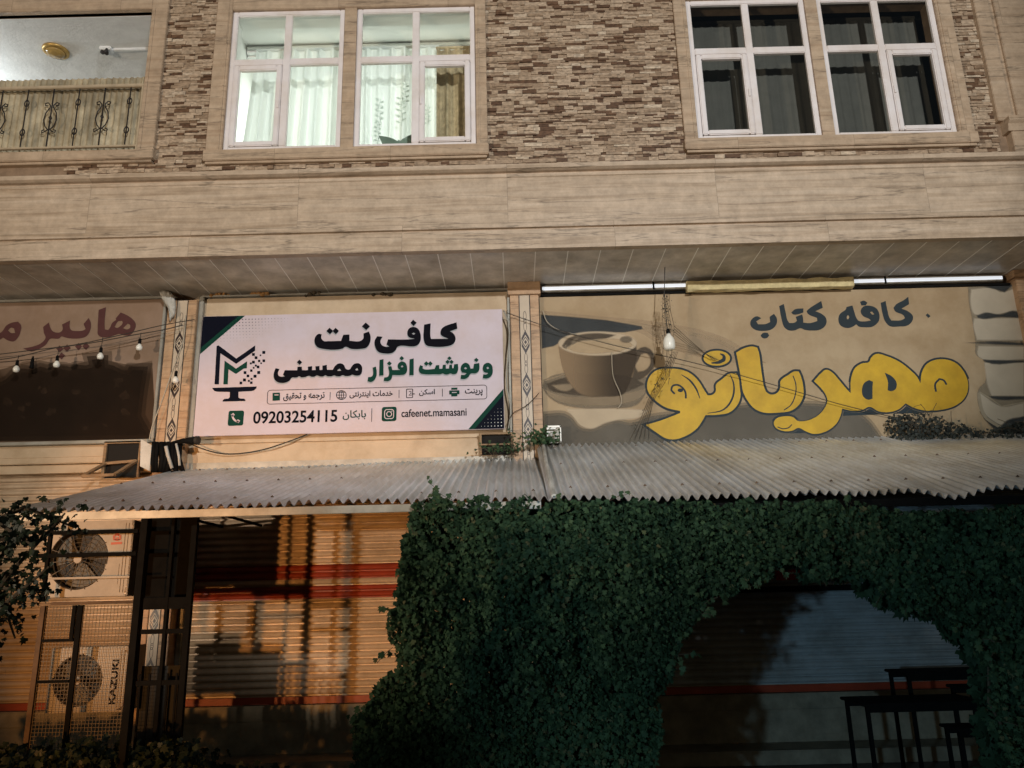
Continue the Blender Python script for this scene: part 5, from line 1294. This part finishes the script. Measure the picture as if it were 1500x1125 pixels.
# ------------------------------------------------------------------ foliage
HALF = [(0, 0), (.30, -.06), (.50, .22), (.28, .34), (.40, .66), (.14, .60), (0, 1.0)]
def leaves(pts, nrm, size, tone, fold=.16, droop=None):
    """lobed leaves folded along the midrib; pts, nrm (n,3) arrays"""
    n = len(pts); m_ = MB()
    up = np.tile(np.array([0, 0, -1.0]), (n, 1)) + NPR.normal(0, .55, (n, 3))
    nrm = nrm / np.linalg.norm(nrm, axis=1, keepdims=True)
    t = up - nrm * (up * nrm).sum(1, keepdims=True); t /= np.linalg.norm(t, axis=1, keepdims=True) + 1e-9
    b = np.cross(nrm, t)
    H_ = np.array(HALF); V = []; k = len(H_)
    fl = fold + NPR.normal(0, .12, n)
    for sg in (1, -1):
        for (u, v) in H_:
            V.append(pts + size[:, None] * (t * (v - .3) + b * (u * sg) + nrm * ((-u * u * 2 * fl - .25 * v * v * fl)[:, None])))
    V = np.stack(V, 1).reshape(-1, 3)
    f = []; tn = []
    for i in range(n):
        o_ = i * 2 * k; f.append(tuple(range(o_, o_ + k))); f.append(tuple(range(o_ + 2 * k - 1, o_ + k - 1, -1))); tn += [tone[i]] * 2
    m_.v = V.tolist(); m_.f = f; m_.t = tn
    return m_
def build_raw(m_, name, mt, parent):
    off = Vector(root_of(parent).location); me = bpy.data.meshes.new(name)
    me.from_pydata([(a - off.x, b - off.y, c - off.z) for a, b, c in m_.v], [], m_.f)
    at = me.attributes.new('tone', 'FLOAT', 'FACE'); at.data.foreach_set('value', m_.t); me.materials.append(mt)
    o = bpy.data.objects.new(name, me); C.objects.link(o); o.parent = parent; return o

YV = -2.95
VP = [(603, 742), (640, 722), (660, 735), (800, 733), (900, 734), (1100, 735), (1250, 738), (1420, 750), (1520, 738), (1640, 734), (1700, 800), (1690, 1250), (1476, 1250), (1478, 1120), (1466, 1040), (1462, 985), (1440, 945), (1392, 912), (1340, 900), (1295, 872), (1262, 850), (1225, 842), (1200, 850), (1188, 824), (1142, 826), (1110, 856), (1050, 872), (1012, 916), (990, 958), (966, 1050), (962, 1250), (500, 1250), (508, 1130), (520, 1062), (545, 1015), (578, 990), (588, 970), (572, 930), (574, 890), (580, 840), (592, 790)]
VW = []
for (a, b) in VP: p = P(a, b, YV); VW.append((p.x, p.z))
VW = [(x, max(z, .02)) for x, z in VW]
t = thing('climbing_vine', 'big dark green climbing vine covering the front below the awning with an arched opening', 'vine', (1.2, YV, 0))
xs = [x for x, z in VW]; zs = [z for x, z in VW]
def sample(n, gaps=True):
    out = []
    while len(out) < n:
        x, z = RND.uniform(min(xs), max(xs)), RND.uniform(min(zs), max(zs))
        jx, jz = x + .05 * noise.noise(Vector((x * 6, z * 6, 1))), z + .05 * noise.noise(Vector((x * 6, z * 6, 5)))
        if in_poly(jx, jz, VW) and (not gaps or noise.noise(Vector((x * 3.2, z * 2.6, 31))) > -.42 or RND.random() < .35): out.append((x, z))
    return np.array(out)
def bump(x, z): return .22 * noise.noise(Vector((x * 1.6, z * 1.3, 2))) + .12 * noise.noise(Vector((x * 4.5, z * 3.5, 8))) + .05 * noise.noise(Vector((x * 10, z * 9, 4)))
xz = sample(38000)
yy = np.array([YV - .04 - bump(x, z) * 1.0 for x, z in xz]) + np.abs(NPR.normal(0, .05, len(xz))) 
nr = np.stack([NPR.normal(0, .8, len(xz)), -np.ones(len(xz)), NPR.normal(.25, .75, len(xz))], 1)
tone = np.clip(np.array([.45 + .5 * noise.noise(Vector((x * 1.2, z * 1.2, 20))) for x, z in xz]) + NPR.normal(0, .24, len(xz)), 0, 1)
build_raw(leaves(np.stack([xz[:, 0], yy, xz[:, 1]], 1), nr, NPR.uniform(.018, .052, len(xz)), tone), 'foliage', LEAF, t)
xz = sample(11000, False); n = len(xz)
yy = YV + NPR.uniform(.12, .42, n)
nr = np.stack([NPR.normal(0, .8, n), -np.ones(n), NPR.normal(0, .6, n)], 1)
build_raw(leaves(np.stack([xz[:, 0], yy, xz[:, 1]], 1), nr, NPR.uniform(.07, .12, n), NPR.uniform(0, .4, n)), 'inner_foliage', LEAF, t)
# sprigs that stick out of the edge
sp_ = MB(); ptl = []
edge = VW[23:] + VW[:2]
for k in range(60):
    i = RND.randrange(len(VW)); (x0, z0), (x1, z1) = VW[i], VW[(i + 1) % len(VW)]; s = RND.random()
    x, z = x0 + (x1 - x0) * s, z0 + (z1 - z0) * s
    if z < .3 or x > 4.5: continue
    d = Vector((RND.uniform(-1, 1), RND.uniform(-.7, .2), RND.uniform(-1, .5))).normalized(); L = RND.uniform(.06, .16)
    a = Vector((x, YV - RND.uniform(0, .12), z)); sp_.tube([a, a + d * L * .6, a + d * L + Vector((0, 0, -.02))], .0025, 4)
    for q in range(4): ptl.append(a + d * L * (.35 + .22 * q) + Vector((RND.uniform(-.02, .02), RND.uniform(-.02, .02), RND.uniform(-.02, .02))))
a = np.array([p[:] for p in ptl]); n = len(a)
build_raw(leaves(a, np.stack([NPR.normal(0, .6, n), -np.ones(n), NPR.normal(.3, .5, n)], 1), NPR.uniform(.035, .06, n), NPR.uniform(.4, 1, n)), 'sprig_leaves', LEAF, t)
for k in range(26):
    x = RND.uniform(-.5, 4.4)
    if .6 < x < 3.6: continue
    q = [Vector((x, YV + .2, 0))]
    for j in range(8): q.append(q[-1] + Vector((RND.uniform(-.12, .12), RND.uniform(-.04, .04), .28)))
    sp_.tube([p for p in q if p.z < 2.3], .011, 5)
sp_.build('stems', BARK, t)

# dried thicket on the awning at the right
HP = [(1306, 607), (1330, 604), (1370, 612), (1400, 622), (1440, 632), (1480, 622), (1510, 612), (1620, 610), (1640, 690), (1500, 676), (1420, 664), (1340, 655), (1310, 648)]
YH = -.32
HW = [(P(a, b, YH).x, P(a, b, YH).z) for a, b in HP]
t = thing('dried_thicket', 'dark dried thicket lying along the right end of the awning', 'dried plant', (P(1400, 650, YH).x, YH, 3.3))
out = []
while len(out) < 3000:
    x, z = RND.uniform(HW[0][0], HW[7][0]), RND.uniform(3.1, 3.8)
    if in_poly(x, z, HW): out.append((x, YH + RND.uniform(-.14, .2) + .05 * noise.noise(Vector((x * 5, z * 5, 0))), z))
a = np.array(out); n = len(a)
build_raw(leaves(a, np.stack([NPR.normal(0, .8, n), -np.ones(n), NPR.normal(0, .7, n)], 1), NPR.uniform(.02, .05, n), np.clip(NPR.normal(.25, .3, n), 0, 1)), 'leaves', DRY, t)
f = MB()
for k in range(110):
    x = RND.uniform(HW[0][0] + .05, HW[7][0]); z = RND.uniform(3.25, 3.6)
    if not in_poly(x, z, HW): continue
    q = Vector((x, YH - RND.uniform(.0, .15), z)); d = Vector((RND.uniform(-1, 1), RND.uniform(-.3, .3), RND.uniform(-.4, .6))).normalized()
    f.tube([q, q + d * .12, q + d * .2 + Vector((0, 0, -.02))], .003, 4)
f.build('twigs', BARK, t)

# weeds growing from the awning gap by the middle pillar
def weed(label, px, py, Y, n, sx, sz, sz_leaf=(.03, .05)):
    c = P(px, py, Y); t = thing('weed', label, 'plant', c, 'weeds on the awning')
    a = np.stack([NPR.normal(c.x, sx, n), NPR.normal(c.y, .05, n), c.z + np.abs(NPR.normal(0, sz, n))], 1)
    build_raw(leaves(a, np.stack([NPR.normal(0, .7, n), -np.ones(n), NPR.normal(.4, .6, n)], 1), NPR.uniform(*sz_leaf, n), NPR.uniform(.3, 1, n)), 'foliage', LEAF, t)
    f = MB()
    for k in range(8): q = a[k]; f.tube([(c.x + RND.uniform(-.03, .03), c.y + .02, c.z - .05), ((c.x + q[0]) / 2, q[1], (c.z + q[2]) / 2 + .03), tuple(q)], .004, 4)
    f.build('stems', BARK, t)
weed('dense weed growing at the foot of the middle pillar', 792, 650, -.30, 150, .085, .07)
weed('small yellowish weed in front of the vent left of the middle pillar', 752, 662, -.24, 70, .05, .09, (.02, .035))
weed('low weed spilling from the vent opening onto the awning', 724, 662, -.24, 60, .09, .05, (.02, .04))
t = thing('plastic_crate', 'small white plastic crate beside the weed at the foot of the middle pillar', 'crate', P(812, 645, -.2))
f = MB(); p = P(812, 647, -.2); w_, h_ = .16, .18; x0, z0 = p.x - w_ / 2, p.z
f.box(x0, x0 + .012, -.22, -.10, z0, z0 + h_); f.box(x0 + w_ - .012, x0 + w_, -.22, -.10, z0, z0 + h_); f.box(x0, x0 + w_, -.22, -.21, z0 + h_ - .02, z0 + h_ + .001); f.box(x0, x0 + w_, -.12, -.101, z0, z0 + h_ - .001)
f.build('frame', BULBW, t)
f = MB()
for k in range(9): f.lathe((x0 + RND.uniform(.03, w_ - .03), -.17, z0 + RND.uniform(.03, h_ - .03)), [(.006, -.03), (.028, -.01), (.024, .015), (.006, .028)], n=7)
f.build('crumpled_filling', WHITEP, t, True)
# litter on the awning
for i, (px_, py_, lb) in enumerate(((628, 676, 'pale scrap of litter on the left half of the awning'), (905, 672, 'pale scrap of litter on the right half of the awning near the cup sign'), (1010, 676, 'pale scrap of litter on the right half of the awning below the lettering'))):
    z_ = 3.15; p = P(px_, py_, -.75); m_ = MB(); m_.add([p + Vector((-.07, 0, 0)), p + Vector((.01, -.02, .015)), p + Vector((.08, 0, -.005)), p + Vector((0, .03, .0))], [(0, 1, 2, 3)])
    m_.add([p + Vector((-.05, 0, -.006)), p + Vector((.01, .02, -.002)), p + Vector((.06, .03, -.008))], [(0, 1, 2)])
    tag(m_.build('litter_scrap', WHITEP), lb, 'litter', 'litter on the awning')

# tree at the left edge, its outer twigs in front of the cage
YT = -5.5
t = thing('street_tree', 'dark leafy street tree at the left edge, twigs hanging before the cage', 'tree', (-2.55, YT, 0))
f = MB()
trunk = [Vector((-2.55, YT, 0)), Vector((-2.53, YT + .03, .8)), Vector((-2.5, YT, 1.5)), Vector((-2.45, YT + .02, 2.1))]
f.tube(trunk, [.075, .065, .05, .035], 8)
TIPS = [(95, 752), (70, 775), (108, 772), (40, 748), (20, 760), (50, 800), (72, 830), (62, 868), (30, 850), (12, 905), (22, 935), (8, 800), (-30, 760), (-60, 800), (-40, 900), (-90, 850), (-20, 980), (-80, 960)]
cl = []
for i, (a, b) in enumerate(TIPS):
    e_ = P(a, b, YT + RND.uniform(-.2, .2)); s = trunk[2].lerp(trunk[3], RND.random()) if i % 3 else trunk[1].lerp(trunk[2], .6)
    md = s.lerp(e_, .55) + Vector((0, RND.uniform(-.1, .1), .12)); f.tube([s, md, e_], [.018, .010, .004], 5)
    for k in range(48): 
        q = md.lerp(e_, RND.uniform(.1, 1.08)); cl.append(q + Vector((RND.gauss(0, .030), RND.gauss(0, .05), RND.gauss(0, .032))))
f.build('trunk', BARK, t)
a = np.array([p[:] for p in cl]); n = len(a)
build_raw(leaves(a, np.stack([NPR.normal(0, .7, n), -np.ones(n), NPR.normal(.3, .6, n)], 1), NPR.uniform(.018, .040, n), NPR.uniform(0, 1, n)), 'crown', LEAFT, t)
# low dark hedge along the bottom left
t = thing('low_hedge', 'low dark straggling hedge in the bottom left before the cage', 'hedge', (-3.2, -2.6, 0))
out = []
while len(out) < 4200:
    x = RND.uniform(-5.4, -1.65); h = .62 + .16 * noise.noise(Vector((x * 1.7, 0, 3))) - .32 * max(0, (x + 2.6)) 
    out.append((x, -2.55 + RND.gauss(0, .18), max(.02, h * (RND.random() ** .6) + RND.gauss(0, .03))))
a = np.array(out); n = len(a)
build_raw(leaves(a, np.stack([NPR.normal(0, .7, n), -np.ones(n), NPR.normal(.3, .6, n)], 1), NPR.uniform(.04, .08, n), NPR.uniform(0, .8, n)), 'foliage', LEAFT, t)
f = MB()
for k in range(60):
    x = RND.uniform(-5.3, -1.8); q = Vector((x, -2.55 + RND.uniform(-.15, .15), 0)); f.tube([q, q + Vector((RND.uniform(-.1, .1), 0, .3)), q + Vector((RND.uniform(-.2, .2), 0, .55 - .2 * max(0, x + 2.6)))], .006, 4)
f.build('stems', BARK, t)

# ------------------------------------------------------------------ tables in the arch
def table(name, label, px, py, wpx, Y, h, dp, legs, grp='tables standing in the vine arch'):
    c = P(px, py, Y); z_ = h; w_ = wpx / F * (Y + DIST) / math.cos(rad(0))
    t = thing(name, label, 'table' if h > .6 else 'stool', (c.x, Y, 0.0), grp)
    x0, x1 = c.x - w_ / 2, c.x + w_ / 2
    f = MB(); f.box(x0, x1, Y - dp / 2, Y + dp / 2, z_ - .025, z_, bev=.006); f.build('tabletop', BLACK, t)
    f = MB(); f.box(x0 + .03, x1 - .03, Y - dp / 2 + .03, Y - dp / 2 + .05, z_ - .075, z_ - .026); f.box(x0 + .03, x1 - .03, Y + dp / 2 - .05, Y + dp / 2 - .03, z_ - .075, z_ - .026); f.build('apron', BLACK, t)
    for sx in (x0 + .03, x1 - .06):
        for sy in (Y - dp / 2 + .025, Y + dp / 2 - .055):
            f = MB(); f.box(sx, sx + .03, sy, sy + .03, .003, z_ - .026); f.build('leg', BLACK, t)
    return t
table('cafe_table', 'dark low table with thin steel legs, the frontmost in the vine arch', 1336, 1032, 165, -1.75, .75, .5, 4)
table('cafe_table', 'dark table with thin legs behind the frontmost one in the arch', 1392, 998, 150, -.95, .90, .45, 4)
table('cafe_table', 'dark table half hidden by the vine at the right edge of the arch', 1450, 1024, 85, -1.4, .80, .4, 4)
table('stool', 'dark stool at the right of the arch under the half hidden table', 1420, 1062, 60, -1.7, .52, .3, 4, 'stools standing in the vine arch')
t = thing('red_sign', 'small red sign plate with white marks hanging behind the top of the vine arch', 'sign', P(1160, 842, -.2))
p0, p1 = P(1146, 850, -.2), P(1181, 833, -.2); f = MB(); f.box(p0.x - .06, p1.x, -.2, -.17, p0.z, p1.z, bev=.006); f.build('plate', mat('red_plate', (.5, .03, .03), .4), t)
pr = Print(-.202)
for k in range(4): pr.stroke([(1147 + 5 * k, 839), (1150 + 5 * k, 840 + (k % 2)), (1152 + 5 * k, 838)], .018)
pr.build('lettering', WHITE, t)
f = MB(); f.box(p0.x - 1.0, p1.x + .9, -.165, -.12, p0.z - .12, p0.z - .06); f.build('bracket_bar', BLACK, t)
